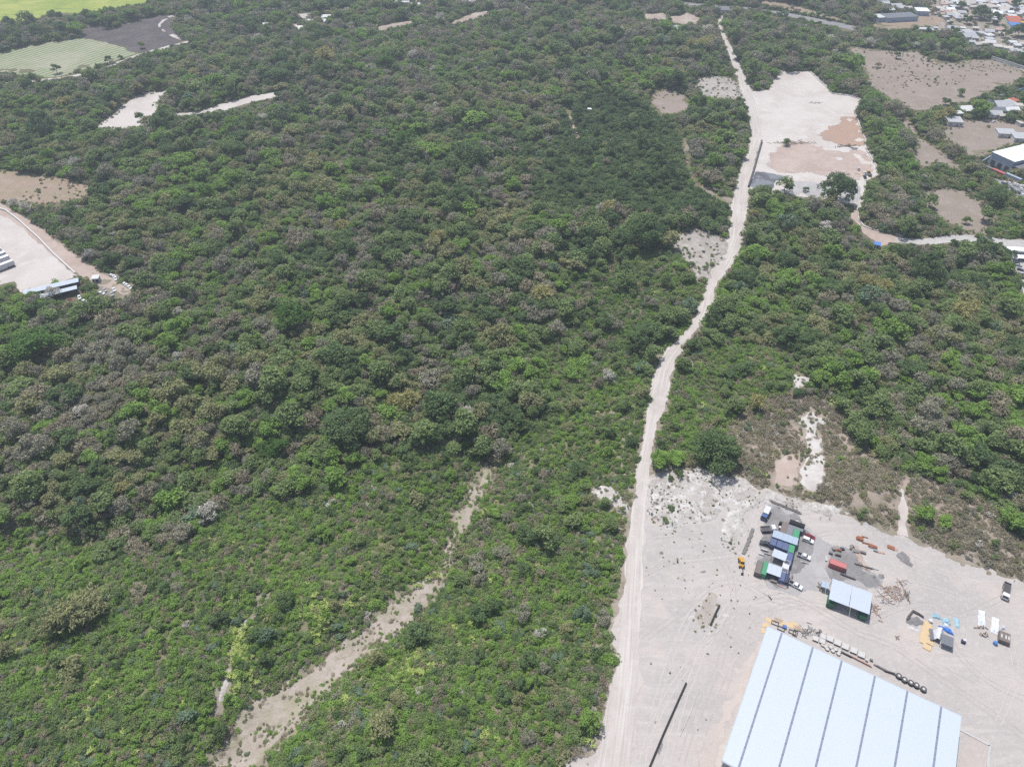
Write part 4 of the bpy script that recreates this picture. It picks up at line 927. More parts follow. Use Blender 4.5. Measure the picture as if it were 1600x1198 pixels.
for x, y, d, m, n, a, lb in ((250, 600, (2.6, .7, .35), 'lightrail', 3, -20, 'pale trusses stacked beside the container row'), (285, 640, (2.4, .6, .3), 'steel', 2, -20, 'steel trusses lying below the pale ones'), (215, 645, (2.0, .6, .3), 'lightrail', 2, -15, 'short pale boards at the corner of the truss pile'), (440, 300, (1.2, 1.2, 1.6), 'black', 1, -26, 'black generator box behind the camp roof'), (432, 348, (1.0, 1.0, 1.5), 'c_white', 1, -26, 'white cabinet beside the black generator box'),
                             (410, 985, (6.6, 1.5, .35), 'rustpink', 1, -26, 'pinkish loading rack below the camp'), (360, 965, (2.2, 1.0, .5), 'precastdark', 2, -26, 'grey crates on the loading rack'), (470, 1010, (2.8, .5, .4), 'c_white', 2, -26, 'white pipes on the loading rack'), (720, 740, (3.0, .25, .2), 'lightrail', 3, -24, 'pale poles on the dark gravel'), (235, 900, (2.2, 1.0, .6), 'precastdark', 2, -20, 'grey crates at the foot of the brown container'), (565, 930, (.5, 4.5, 1.0), 'precastdark', 1, -26, 'grey low partition beside the navy container'), (910, 1030, (1.6, 1.0, .8), 'precastdark', 1, -26, 'grey crate below the annexe roof')):
    stack(lb, Z2, x, y, d, m, n, R(a))

def heap(name, label, c, rx, ry, hh, mat, rz=0, seed=0, cat='heap', kind=None):
    r_ = np.random.default_rng(seed); n, m = 20, 7
    V, F = [], []
    for j in range(m):
        k = j / (m - 1)
        for i in range(n):
            a = 2 * math.pi * i / n; w = 1 + .22 * math.sin(a * 2 + seed) + .12 * math.sin(a * 5 + seed * 2) + r_.normal() * .05
            V.append((math.cos(a) * rx * (1 - k) * w, math.sin(a) * ry * (1 - k) * w, hh * (k ** .8) * (1 + r_.normal() * .06) - .08))
    for j in range(m - 1):
        for i in range(n): F.append((j * n + i, j * n + (i + 1) % n, (j + 1) * n + (i + 1) % n, (j + 1) * n + i))
    b = MB(); b.add(V, F)
    me = b.mesh(name, mat); at = me.attributes.new('fade', 'FLOAT', 'POINT'); at.data.foreach_set('value', np.ones(len(me.vertices), np.float32))
    o = link(bpy.data.objects.new(name, me)); o.location = c; o.rotation_euler = (0, 0, rz)
    for p in me.polygons: p.use_smooth = True
    return prop(o, label, cat)
heap('sand_heap', 'flat heap of grey sand beyond the rusty plates', G(*Z3(1080, 425)), 3.4, 1.5, .8, 'dirtheap', R(-38), 3)
heap('gravel_heap', 'small dark gravel heap near the timber', G(*Z3(800, 600)), 1.6, 1.1, .9, 'gravel', R(-10), 5)
heap('gravel_heap', 'low grey rubble heap beside the dark one', G(*Z3(715, 605)), 1.2, .9, .6, 'dirtheap', R(20), 6)
heap('sand_heap', 'low grey sand heap inside the bordered bay', G(*Z4(230, 560)), 3.0, 2.6, .7, 'dirtheap', 0, 8)
heap('sand_heap', 'pale cement spill below the sand bay', G(*Z4(220, 660)), 2.6, 1.2, .35, 'white', R(-20), 9)

def sticks(name, label, f, pts, n, L, w, mats, spread, ang=None, child='plank', cat='pile', seed=0):
    c = G(*f(*pts)); t = thing(name, label, cat, c); r_ = random.Random(seed)
    for k in range(n):
        a = r_.uniform(0, math.pi) if ang is None else R(ang) + r_.gauss(0, .25)
        l = L * r_.choice((.7, 1, 1.25))
        part(t, child, ('stk', l, w), lambda b: b.box((0, 0, w / 2), (l, w, w)), r_.choice(mats), (r_.gauss(0, spread[0]), r_.gauss(0, spread[1]), r_.uniform(0, .5)), (0, r_.gauss(0, .06), a))
    return t
sticks('timber_pile', 'tangled heap of reddish timber beside the open shed', Z3, (940, 800), 110, 2.0, .15, ('wood', 'wood', 'rustpink', 'lightrail'), (2.2, 1.7), seed=1)
sticks('timber_pile', 'ring of pale poles above the timber heap', Z3, (1030, 665), 16, 2.0, .14, ('wood', 'precast'), (1.2, .6), seed=2)
sticks('timber_pile', 'row of poles edging the timber heap', Z3, (1085, 800), 20, 2.8, .16, ('wood', 'darksteel'), (.4, 1.6), ang=70, seed=3)
sticks('scrap_pile', 'white and brown scrap at the foot of the timber heap', Z3, (850, 900), 26, 1.4, .2, ('c_white', 'precast', 'wood'), (1.5, .7), seed=4, child='board')
sticks('scrap_pile', 'brown scrap leaning by the far end of the open shed', Z3, (715, 960), 26, 1.6, .2, ('wood', 'rustpink', 'precast'), (.6, 1.6), seed=5, child='board')
sticks('scrap_pile', 'dark scrap round the annexe of the open shed', Z3, (70, 720), 10, 1.0, .2, ('precastdark', 'wood'), (.4, .9), seed=6, child='board')
# along the warehouse front (Z5)
for k, (x, y, sx_, sy_, a) in enumerate(((90, 150, 2.4, 1.4, 10), (125, 110, 2.8, 1.6, -30), (205, 110, 2.8, 1.6, -20), (240, 140, 2.0, 1.4, 10), (310, 150, 3.0, 1.7, -25), (370, 170, 2.6, 1.8, -25), (350, 140, 2.2, 1.2, -35), (70, 200, 1.2, 2.0, 5), (420, 200, 1.8, 1.4, -20))):
    stack('tan plywood sheets spread at the corner of the warehouse', Z5, x, y, (sx_, sy_, .05), ('ply', 'ply', 'wood')[k % 3], 3, R(a), child='sheet', name='plywood_stack', group='plywood at the warehouse corner')
stack('bright blue crate among the plywood at the warehouse corner', Z5, 262, 170, (1.4, 1.2, .9), 'bluedrum', 1, R(-20), name='crate', child='body', cat='crate')
for k, (x, y, a) in enumerate(((175, 135, -25), (230, 185, -28), (355, 225, 60), (330, 215, -28))):
    c = G(*Z5(x, y)); t = thing('steel_frame', 'dark steel frame lying by the warehouse corner', 'frame', c, R(a), 'steel frames by the warehouse corner')
    for sy in (-1, 1): part(t, 'rail', 'sfr', lambda b: b.box((0, 0, .25), (2.6, .18, .4)), 'darksteel', (0, sy * .7, 0))
    for sx_ in (-1, 1): part(t, 'cross_bar', 'sfc', lambda b: b.box((0, 0, .25), (.18, 1.22, .38)), 'darksteel', (sx_ * 1.2, 0, 0))
sticks('scaffold_pile', 'heap of grey scaffold parts along the warehouse front', Z5, (460, 210), 46, 1.5, .12, ('darksteel', 'steel', 'precast'), (1.6, 1.4), seed=8, child='tube')
sticks('scaffold_pile', 'smaller heap of grey scaffold parts beside the concrete boxes', Z5, (550, 220), 30, 1.2, .12, ('darksteel', 'steel'), (1.1, .8), seed=9, child='tube')
WR_ = wr
for k, (x, y) in enumerate(((540, 268), (600, 292), (607, 250), (668, 268), (736, 303), (806, 338), (880, 372), (950, 410))):
    big = k > 2; s_ = 2.3 if big else 1.9
    c = G(*Z5(x, y), .8); t = thing('concrete_box', 'square pale precast concrete box in the row along the warehouse front' if big else 'smaller pale precast concrete box at the head of the row', 'concrete block', (c.x, c.y, c.z), wr + R(3), 'precast boxes along the warehouse')
    part(t, 'lid', ('cbl', s_), lambda b: b.box((0, 0, .82), (s_, s_, .14)), 'precast')
    part(t, 'box', ('cbb', s_), lambda b: b.box((0, 0, .36), (s_ - .2, s_ - .2, .76)), 'precastdark')  # darker than the lid: the shaded sides are put into the colour
for k, (x, y) in enumerate(((625, 345), (640, 368), (672, 352), (690, 385), (715, 372), (740, 410), (752, 388), (600, 330))):
    c = G(*Z5(x, y)); t = thing('concrete_ring', 'grey concrete well ring on dark ground by the warehouse', 'concrete ring', c, 0, 'well rings by the warehouse')
    def ring(b):
        n = 12
        for i in range(n):
            a0, a1 = 2 * math.pi * i / n, 2 * math.pi * (i + 1) / n
            P0 = [(math.cos(a) * r_, math.sin(a) * r_, z_) for z_ in (0, .55) for r_, a in ((.6, a0), (.75, a0), (.75, a1), (.6, a1))]
            b.hexa(P0)
    part(t, 'ring', 'cring', ring, 'precastdark'); part(t, 'cover', 'ccov', lambda b: b.cyl((0, 0, .56), (0, 0, .66), .62, n=12), 'precast')
for x, y, L_, m, lb in ((815, 418, 3.6, 'darksteel', 'dark steel beams between the concrete boxes and the warehouse'), (950, 480, 7.0, 'rustpink', 'long pinkish beams beside the warehouse wall'), (1115, 535, 3.6, 'precastdark', 'grey green beams along the warehouse front'), (1195, 575, 3.4, 'darksteel', 'dark beams before the cable drums')):
    stack(lb, Z5, x, y, (L_, .4, .28), m, 3, wr + R(2), child='beam', name='beam_stack')
stack('small dark crate near the gap in the row', Z5, 1032, 468, (.9, .8, .9), 'precastdark', 1, wr, name='crate', child='body', cat='crate')
stack('pale concrete cubes beside the last precast box', Z5, 990, 470, (.7, .6, .5), 'precast', 2, wr, child='cube_block', name='cube_stack')
for k, (x, y) in enumerate(((1275, 612), (1325, 645), (1382, 672), (1432, 695), (1495, 730))):
    c = G(*Z5(x, y)); t = thing('cable_drum', 'dark round cable drum in the row beside the warehouse', 'cable drum', c, wr + .3, 'cable drums beside the warehouse')
    for z_ in (.08, 1.0): part(t, 'flange', 'cdf', lambda b: b.cyl((0, 0, -.06), (0, 0, .06), 1.0, n=16), 'darksteel', (0, 0, z_))
    part(t, 'core', 'cdc', lambda b: b.cyl((0, 0, .1), (0, 0, .95), .6, n=12), 'precastdark'); part(t, 'hub', 'cdh', lambda b: b.cyl((0, 0, 1.0), (0, 0, 1.1), .45, n=10), 'precast')

def tarp(name, label, corners, f, hh, mat, seed=0, cat='tarp', n=14, dome=False):
    q = [G(*f(*p)) for p in corners]; c = sum(q, Vector()) / 4
    r_ = np.random.default_rng(seed); V, F = [], []
    for j in range(n):
        for i in range(n):
            s_, t_ = i / (n - 1), j / (n - 1)
            p = (q[0] * (1 - s_) + q[1] * s_) * (1 - t_) + (q[3] * (1 - s_) + q[2] * s_) * t_ - c
            e = min(s_, 1 - s_, t_, 1 - t_)
            z_ = hh * (math.sin(math.pi * s_) if dome else min(1, e * 5) * (.55 + .6 * float(fbm(s_ * 4 + seed, t_ * 4, seed, 2))))
            V.append((p.x + r_.normal() * .06, p.y + r_.normal() * .06, z_ + .06 + (r_.normal() * .04 if not dome else 0)))
    for j in range(n - 1):
        for i in range(n - 1): F.append((j * n + i, j * n + i + 1, (j + 1) * n + i + 1, (j + 1) * n + i))
    b = MB(); b.add(V, F); o = b.obj(name, mat); o.location = c
    md = o.modifiers.new('thick', 'SOLIDIFY'); md.thickness = .05
    return prop(o, label, cat)
tarp('tarpaulin', 'bright blue tarpaulin thrown over goods beside the grey shed', [(520, 615), (680, 660), (725, 745), (640, 710)], Z4, .9, 'bluetarp', 2)
tarp('tarpaulin', 'pale blue tarpaulin heap on the open side of the goods', [(440, 460), (540, 490), (560, 545), (450, 515)], Z4, .8, 'cyantarp', 3)
tarp('tarpaulin', 'mottled blue and white tarpaulin in the middle of the goods', [(560, 520), (660, 530), (690, 620), (580, 590)], Z4, .9, 'cyantarp', 4)
tarp('tarpaulin', 'small speckled tarpaulin standing apart from the goods', [(725, 510), (785, 535), (800, 655), (740, 640)], Z4, .5, 'cyantarp', 5)
tarp('sheeting', 'white plastic sheeting between the blue tarpaulins', [(590, 575), (650, 600), (660, 650), (600, 620)], Z4, .5, 'whitetarp', 6, cat='sheeting')
tarp('dome_tent', 'white arched tent cover in front of the dark grey shed', [(480, 670), (590, 690), (545, 840), (450, 800)], Z4, 2.4, 'whitetarp', 7, cat='tent', dome=True)
tarp('sheeting', 'long pale sheeting over a pipe stack, closest to the blue goods', [(1030, 420), (1115, 440), (1120, 635), (1025, 615)], Z4, .9, 'whitetarp', 8, cat='sheeting')
tarp('sheeting', 'long pale sheeting lying next to the dark slatted container', [(1205, 505), (1290, 540), (1290, 740), (1180, 700)], Z4, .9, 'whitetarp', 9, cat='sheeting')
tarp('sheeting', 'small white cover behind the dark slatted container', [(1315, 620), (1355, 630), (1360, 675), (1308, 665)], Z4, 1.0, 'whitetarp', 10, cat='sheeting')
for k, (x, y, a, b_, rz) in enumerate(((390, 620, 3.2, 2.2, 60), (375, 690, 3.2, 2.4, 60), (350, 750, 3.0, 2.2, 62), (330, 800, 2.4, 2.0, 62), (405, 820, 3.0, 1.8, -30), (390, 890, 2.2, 2.4, 60))):
    stack('stack of tan plywood sheets beside the goods under tarpaulins', Z4, x, y, (a, b_, .06), 'ply', 6, R(rz), child='sheet', name='plywood_stack', group='plywood beside the tarpaulins')
r4 = rectz([Z4(*p) for p in ((585, 720), (735, 770), (705, 890), (555, 825))], 2.6)
flat_roof('dark grey sheet roofed shed beside the white tent', r4, 2.6, 'slate', name='small_shed', seams=3, cat='shed')
r5 = rectz([Z4(*p) for p in ((435, 655), (480, 660), (465, 790), (410, 770))], 1.4)
flat_roof('low grey sheet cover on the plywood side of the white tent', r5, 1.4, 'slate', name='low_cover', seams=2, cat='cover')
r6 = rectz([Z4(*p) for p in ((1305, 680), (1440, 725), (1420, 840), (1285, 780))], 2.0)
t6 = container('dark brown slatted container with pale hatches on its top', r6[0], r6[1], 'c_brown', L=r6[2], W=r6[3], H=2.0)
for q in (-.3, .1, .36): part(t6, 'hatch', 'hatch', lambda b: b.box((0, 0, 2.07), (.5, 1.6, .08)), 'precast', (q * r6[2], 0, 0))
stack('navy blue box standing apart beside the grey shed', Z4, 835, 822, (1.2, 1.2, 1.1), 'c_navy', 1, R(-25), name='crate', child='body', cat='crate')
stack('white lid on the navy blue box', Z4, 840, 812, (1.0, .9, .12), 'c_white', 1, R(-25), name='lid_sheet', child='sheet', cat='sheet', up=1.1)
for x, y, m, lb in ((1232, 845, 'roofblue', 'bright blue water drum beside the pale sheeting'), (420, 570, 'c_white', 'white water drum above the plywood stacks')):
    c = G(*Z4(x, y)); t = thing('water_drum', lb, 'drum', c)
    part(t, 'barrel', ('wd',), lambda b: b.cyl((0, 0, 0), (0, 0, 1.2), .7, n=16), m); part(t, 'lid', ('wdl',), lambda b: b.cyl((0, 0, 1.2), (0, 0, 1.32), .5, .42, 12), m)
sticks('scrap_pile', 'dark scrap at the end of the pale sheeting', Z4, (1120, 740), 14, 1.2, .25, ('darksteel', 'wood', 'c_white'), (.9, .5), seed=11, child='board')
sticks('scrap_pile', 'dark scrap at the foot of the pipe stack sheeting', Z4, (1065, 640), 10, 1.0, .25, ('darksteel', 'wood'), (.9, .3), seed=12, child='board')
for k, (x, y) in enumerate(((905, 232), (1015, 235))):
    c = G(*Z2(x, y)); t = thing('marker_post', 'short dark wooden post on open ground above the camp', 'post', c, 0, 'posts above the camp')
    part(t, 'stake', 'mst', lambda b: b.cyl((0, 0, -.2), (0, 0, 1.5), .13, .11), 'wood'); part(t, 'cap', 'msc', lambda b: b.cyl((0, 0, 1.5), (0, 0, 1.6), .15, .1), 'darksteel')
c = G(*Z5(1215, 240)); sticks('scrap_pile', 'little heap of dark sticks in the open yard', Z5, (1262, 262), 8, .9, .14, ('darksteel', 'wood'), (.4, .4), seed=13, child='stick')
for u_, v_, rx, ry in ((1100, 893, 1.1, .8), (1082, 855, .6, .5), (1024, 1128, .8, .6), (1134, 961, 1.6, 1.0), (1080, 965, 2.4, 1.0)):
    heap('spoil_heap', 'small dark spoil heap in the open yard' if rx < 1.2 else 'pale concrete spill in the open yard', G(u_, v_), rx, ry, .3, 'gravel' if rx < 1.2 else 'white', R(20), int(u_))['group'] = 'dark spoil heaps in the yard' if rx < 1.2 else 'concrete spills in the yard'

# ------------------------------------------------------------------ buildings further off
def house(label, c, rz, w, d, eave, rise, roof, wallm='wallwhite', group=None, name='small_house', cat='house', mono=False, wins=2):
    t = thing(name, label, cat, c, rz, group)
    MB().box((0, 0, eave / 2 - .1), (w - .5, d - .5, eave + .2)).obj('wall', wallm, t)
    if mono:
        b = MB(); b.hexa([(-w / 2, -d / 2, eave), (w / 2, -d / 2, eave), (w / 2, d / 2, eave + rise), (-w / 2, d / 2, eave + rise), (-w / 2, -d / 2, eave + .12), (w / 2, -d / 2, eave + .12), (w / 2, d / 2, eave + rise + .12), (-w / 2, d / 2, eave + rise + .12)]); b.obj('roof', roof, t)
        MB().prism([(-.01, 0), (.01, 0), (.01, .01), (-.01, .01)], 0, .01) 
    else:
        for sy in (-1, 1):
            b = MB(); a = [(-w / 2, sy * d / 2, eave - .12), (w / 2, sy * d / 2, eave - .12), (w / 2, 0, eave + rise), (-w / 2, 0, eave + rise)]
            if sy > 0: a = [a[1], a[0], a[3], a[2]]
            b.hexa(a + [(x, y, z + .12) for x, y, z in a]); b.obj('roof_slope', roof, t)
        g = MB()
        for sx_ in (-1, 1):
            x = sx_ * (w / 2 - .26)
            g.add([(x, -d / 2 + .3, eave), (x, d / 2 - .3, eave), (x, 0, eave + rise - .05)], [(0, 1, 2)])
        g.obj('gable', wallm, t)
    MB().box((w * .12, -d / 2 + .23, 1.0), (.95, .1, 2.0)).obj('door', 'doorbrown', t)
    for k in range(wins):
        wq = MB().box((-w * .28 + k * w * .62, -d / 2 + .23, 1.6), (1.2, .1, 1.0)).obj('window', 'glass', t)
    return t
def house_px(u, v, wpx, dpx, roof, label, rz=0.0, eave=2.7, rise=None, group=None, mono=False, wallm='wallwhite', **kw):
    """roof centre pixel and size in pixels -> a house of that size where it stands"""
    c = G(u, v, eave); _, _, dep = project(c.x, c.y, eave); ppm = FPX / dep
    w = wpx / ppm; s_ = (CAMH - eave) / math.hypot(CAMH - eave, math.hypot(c.x, c.y))
    d = min(max(dpx / ppm / max(s_, .2), .42 * w), .95 * w if w < 22 else w)
    return house(label, c, rz, w, d, eave, rise if rise is not None else (.3 if mono else .18 * d), roof, wallm, group, mono=mono, **kw)
Z7, Z8, Z2b = Z(1440, 60, 6.656), Z(1480, 0, 11.98), Z(1340, 0, 6.154)
RN = {'roofzinc': 'grey zinc', 'roofpale': 'pale', 'rooftan': 'tan', 'roofred': 'red', 'roofpink': 'pinkish', 'roofblue': 'blue', 'slate': 'dark grey', 'whiteroof': 'white', 'roofyellow': 'yellow'}
hr = random.Random(5)
def town(lst, f, k, where):
    for x, y, w, d, roof, a in lst:
        u_, v_ = f(x, y); lab = 'small house with %s roof %s' % (RN[roof], where)
        house_px(u_, v_, w / k, d / k, roof, lab, R(a + hr.uniform(-6, 6)), eave=hr.uniform(2.5, 3.2), group=lab, mono=hr.random() < .45, wallm=hr.choice(('wallwhite', 'precast', 'wallwhite', 'rooftan')))
z_, p_, t_, r_, k_, s_ = 'roofzinc', 'roofpale', 'rooftan', 'roofred', 'roofpink', 'slate'
town([(80, 515, 190, 70, z_, -8), (380, 585, 200, 60, z_, 12), (380, 660, 270, 80, z_, 8), (540, 520, 110, 60, t_, -20), (780, 580, 170, 60, z_, -10), (790, 650, 160, 55, p_, 15), (985, 550, 150, 60, k_, -22), (800, 720, 150, 50, z_, -8),
      (800, 780, 190, 60, p_, -20), (300, 520, 100, 50, p_, -10), (170, 590, 170, 50, t_, 15), (520, 700, 130, 50, z_, -10), (640, 610, 130, 80, z_, 20), (700, 800, 120, 60, t_, -5), (100, 245, 240, 70, t_, -8), (250, 315, 260, 60, z_, -8), (380, 320, 130, 50, p_, -12),
      (400, 50, 200, 80, t_, 10), (700, 110, 230, 60, t_, -18), (800, 210, 280, 70, p_, -8), (1060, 160, 170, 70, t_, -15), (890, 360, 100, 35, p_, 12), (1240, 785, 150, 45, p_, -8), (1320, 840, 130, 45, p_, -10), (1400, 810, 120, 50, t_, -12),
      (1260, 935, 180, 45, z_, -10), (1150, 890, 160, 50, t_, -18), (960, 860, 170, 55, t_, -15), (1380, 1060, 130, 60, s_, -10), (1420, 980, 90, 60, z_, -5), (750, 25, 160, 50, z_, -5), (870, 45, 140, 45, p_, -12), (1180, 30, 150, 60, k_, -8), (1390, 35, 130, 60, z_, -8),
      (1390, 110, 130, 60, p_, -10), (1000, 30, 140, 50, z_, -14), (620, 20, 160, 45, p_, -8), (560, 815, 150, 55, t_, 10), (30, 400, 100, 50, t_, 0), (1280, 60, 110, 50, t_, -10), (900, 120, 130, 45, t_, -12), (1060, 90, 120, 45, p_, -10), (480, 120, 120, 40, t_, -10), (1420, 200, 110, 45, p_, -10),
      (460, 770, 120, 40, z_, -12), (1010, 620, 110, 40, t_, -18), (60, 570, 90, 45, p_, 5)], Z8, 11.98, 'in the settlement beyond the brown field')
fill = []
for _ in range(150):
    fx_, fy_ = hr.uniform(-120, 1430), hr.uniform(-15, 330)
    if all(abs(fx_ - q[0]) > 70 or abs(fy_ - q[1]) > 34 for q in fill) and not (430 < fx_ < 700 and 80 < fy_ < 300): fill.append((fx_, fy_, hr.uniform(90, 170), hr.uniform(35, 60), hr.choice((z_, p_, p_, t_, t_, k_, 'whiteroof')), hr.uniform(-20, 15)))
town(fill, Z8, 11.98, 'in the far rows of the settlement')
town([(480, 730, 150, 45, p_, 8), (385, 770, 80, 35, p_, 10), (835, 680, 200, 80, z_, 6), (950, 735, 160, 55, p_, -14), (755, 775, 140, 45, z_, -8), (1015, 690, 80, 40, t_, -6), (1055, 725, 60, 50, p_, -6), (800, 735, 120, 40, s_, -6), (910, 660, 110, 40, t_, 18), (830, 800, 70, 35, t_, 0), (1040, 870, 80, 35, t_, 8), (960, 640, 90, 45, r_, 20), (1040, 535, 80, 40, 'roofblue', 20), (700, 660, 110, 40, s_, 25)], Z7, 6.656, 'in the hamlet beside the brown field')
town([(255, 25, 90, 26, z_, 10), (215, 22, 80, 26, p_, 10), (365, 55, 110, 26, z_, 8), (430, 72, 120, 26, z_, 8), (300, 88, 90, 22, p_, 8), (490, 72, 60, 22, p_, 0), (620, 275, 60, 30, p_, -10), (700, 280, 90, 30, z_, -10), (840, 300, 90, 30, z_, 10), (745, 262, 40, 25, p_, 0)], Z2b, 6.154, 'near the long dark roofed buildings')
for (x, y, w, d, a, lab, roof, ev) in ((400, 150, 330, 28, 10, 'very long building with dark grey roof near the main road', 'slate', 5), (235, 155, 130, 25, 10, 'building with pale roof at the end of the long dark one', 'roofpale', 5), (620, 95, 120, 36, -8, 'building with bright white roof beside the long dark one', 'whiteroof', 5), (345, 145, 60, 22, 10, 'narrow grey shed against the long dark roofed building', 'roofzinc', 4)):
    u_, v_ = Z2b(x, y); house_px(u_, v_, w / 6.154, d / 6.154, roof, lab, R(a), eave=ev, rise=.5, mono=True, wallm='wallblue', name='long_building', cat='building', wins=4)
for (x, y, w, d, a, lab, roof) in ((340, 845, 155, 62, -9, 'grey sheet roofed shed on the bare brown lot', 'roofzinc'), (880, 970, 180, 42, -9, 'low grey roofed shed at the far side of the brown lot', 'roofzinc'), (1030, 1015, 160, 60, -9, 'pale grey roofed shed next to the factory', 'roofzinc')):
    u_, v_ = Z7(x, y); house_px(u_, v_, w / 6.656, d / 6.656, roof, lab, R(a), eave=3.5, rise=.5, mono=True, name='open_shed', cat='shed')
for u_, v_, w, roof in ((414, 39, 11, p_), (475, 26, 15, t_), (466, 44, 13, p_), (457, 41, 10, k_), (510, 26, 10, p_), (505, 32, 9, p_), (440, 40, 8, p_), (484, 33, 10, p_), (628, 6, 16, z_), (648, 8, 12, z_), (660, 3, 14, p_), (722, 3, 14, p_), (735, 2, 10, z_), (772, 6, 9, p_)):
    lab = 'tiny house with %s roof among distant trees' % RN[roof]
    house_px(u_, v_, w * 1.5, 7, roof, lab, R(hr.uniform(-25, 25)), group=lab)
house_px(1058, 43, 17, 9, 'roofzinc', 'grey roofed shed beside the earth scar in the far woods', R(10), eave=4, name='far_shed', cat='shed')
house_px(921, 170, 6, 4, 'whiteroof', 'tiny white hut in the dark green plantation', R(-5), eave=2.2, name='hut', cat='hut', wins=1)
house_px(1128, 14, 22, 4, 'slate', 'dark roofed buildings at the end of the dirt road', R(-5), eave=4, name='far_shed', cat='shed')
house_px(1371, 381, 10, 5, 'roofblue', 'blue roofed booth in the entrance yard', R(-20), eave=2.4, name='booth', cat='booth', mono=True, wins=1)
# striped storage blocks
for x, y, w, roof, lab in ((1240, 335, 260, 'roofred', 'long red roofed storage block in the settlement'), (1270, 395, 230, 'roofred', 'second long red roofed storage block'), (1270, 455, 210, 'roofblue', 'bright blue roofed storage block below the red ones'), (1425, 420, 80, 'roofyellow', 'yellow roofed storage block beside the blue one')):
    u_, v_ = Z8(x, y); house_px(u_, v_, w / 11.98, 3.6, roof, lab, R(-9), eave=4.5, name='storage_block', cat='building', mono=True)
# factory
A, B, C = G(1548, 242, 9), G(1584.5, 256, 9), G(1593, 224.6, 9)
fd = (B - A); fr = math.atan2(fd.y, fd.x); fl = fd.length; fw = (C - A).length; fn = Vector((-math.sin(fr), math.cos(fr), 0))
fc = A + fd / 2 + fn * fw / 2
t = thing('factory', 'blue walled factory hall with a dazzling white roof', 'factory', (fc.x, fc.y, 0), fr)
MB().hexa([(-fl / 2, -fw / 2, 9), (fl / 2, -fw / 2, 9), (fl / 2, fw / 2, 9.01), (-fl / 2, fw / 2, 9.01), (-fl / 2, -fw / 2, 9.25), (fl / 2, -fw / 2, 9.25), (fl / 2, fw / 2, 9.26), (-fl / 2, fw / 2, 9.26)]).obj('roof', 'whiteroof', t)
for c, d in (((0, -fw / 2 + .4, 4.4), (fl - .8, .3, 9.1)), ((0, fw / 2 - .4, 4.4), (fl - .8, .3, 9.1)), ((-fl / 2 + .5, 0, 4.4), (.3, fw - 1.2, 9.1)), ((fl / 2 - .5, 0, 4.4), (.3, fw - 1.2, 9.1))): MB().box(c, d).obj('wall', 'wallblue', t)
for k in range(3): part(t, 'loading_door', 'fld', lambda b: b.box((0, 0, 2), (3.4, .2, 4)), 'darksteel', (-fl / 2 + 4 + k * (fl - 8) / 2, -fw / 2 + .2, 0))
MB().box((fl / 2 + 3, 0, 6), (7, fw, .3)).obj('side_canopy', 'slate', t)
ZF = Z(1500, 200, 4.79)
for x, y, mat, lb in ((200, 285, 'c_grey', 'grey container in front of the factory wall corner'), (272, 265, 'c_white', 'pale container against the factory wall'), (372, 300, 'bluegreyroof', 'blue grey container against the factory front'), (300, 325, 'c_red', 'reddish topped container in the outer row before the factory'), (405, 360, 'bluegreyroof', 'blue grey container at the end of the outer row')):
    container(lb, G(*ZF(x, y), 2.6), fr + R(4), mat, L=12.2, name='long_container')
wall('factory_wall', 'blue grey yard wall at the corner of the factory', [(1532, 258), (1549, 248)], .4, 3.5, 'wallblue')

# ------------------------------------------------------------------ parked cars further off
cc = ['carwhite', 'carwhite', 'carsilver', 'cardark', 'carwhite', 'carred']
CN = {'carwhite': 'white', 'carsilver': 'silver', 'cardark': 'dark', 'carred': 'red', 'carblue': 'blue'}
def lot(lst, f, rz, where, spread=.2):
    for x, y, mt in lst:
        lab = '%s car parked %s' % (CN[mt], where); u_, v_ = f(x, y)
        car(lab, G(u_, v_), rz + hr.uniform(-spread, spread), mt, lab, True)
W_, D_, S_, E_ = 'carwhite', 'cardark', 'carsilver', 'carred'
lot([(330, 412, W_), (365, 418, W_), (345, 425, D_), (405, 425, W_), (425, 432, W_), (447, 440, W_), (468, 440, W_), (388, 462, D_), (440, 490, D_), (462, 505, W_), (415, 475, S_), (250, 338, W_), (320, 420, D_), (372, 440, S_), (455, 462, W_)], ZF, R(70), 'in front of the factory')
ZP = Z(1320, 300, 5.714)
lot([(1525, 640, D_), (1545, 662, S_), (1560, 700, D_), (1580, 740, S_), (1592, 775, E_), (1580, 605, D_), (1600, 830, S_)], ZP, R(-15), 'along the wall of the pale car park')
for x, y, lb in ((1545, 505, 'white sheet shelter over the pale car park'), (1590, 575, 'second white sheet shelter over the pale car park')):
    c = G(*ZP(x, y), 3); flat_roof(lb, (Vector((c.x, c.y, 0)), R(-6), 12.0, 4.5), 3.0, 'whiteroof', name='car_shelter', seams=4, cat='shelter')
ZD = Z(0, 260, 5.21)
lot([(650, 1072, W_), (582, 1100, E_), (915, 895, W_), (930, 905, W_), (945, 918, W_), (1020, 965, W_), (1040, 975, W_), (1055, 992, W_), (830, 1038, W_), (855, 1012, S_), (930, 1010, W_), (915, 1045, S_), (690, 1105, W_)], ZD, R(-40), 'beside the long sheds of the depot', .5)
for x, y in ((575, 1040), (600, 1030)): suv('white van parked at the end of the lower long shed', G(*ZD(x, y)), R(25), W_, 'white vans by the long shed')
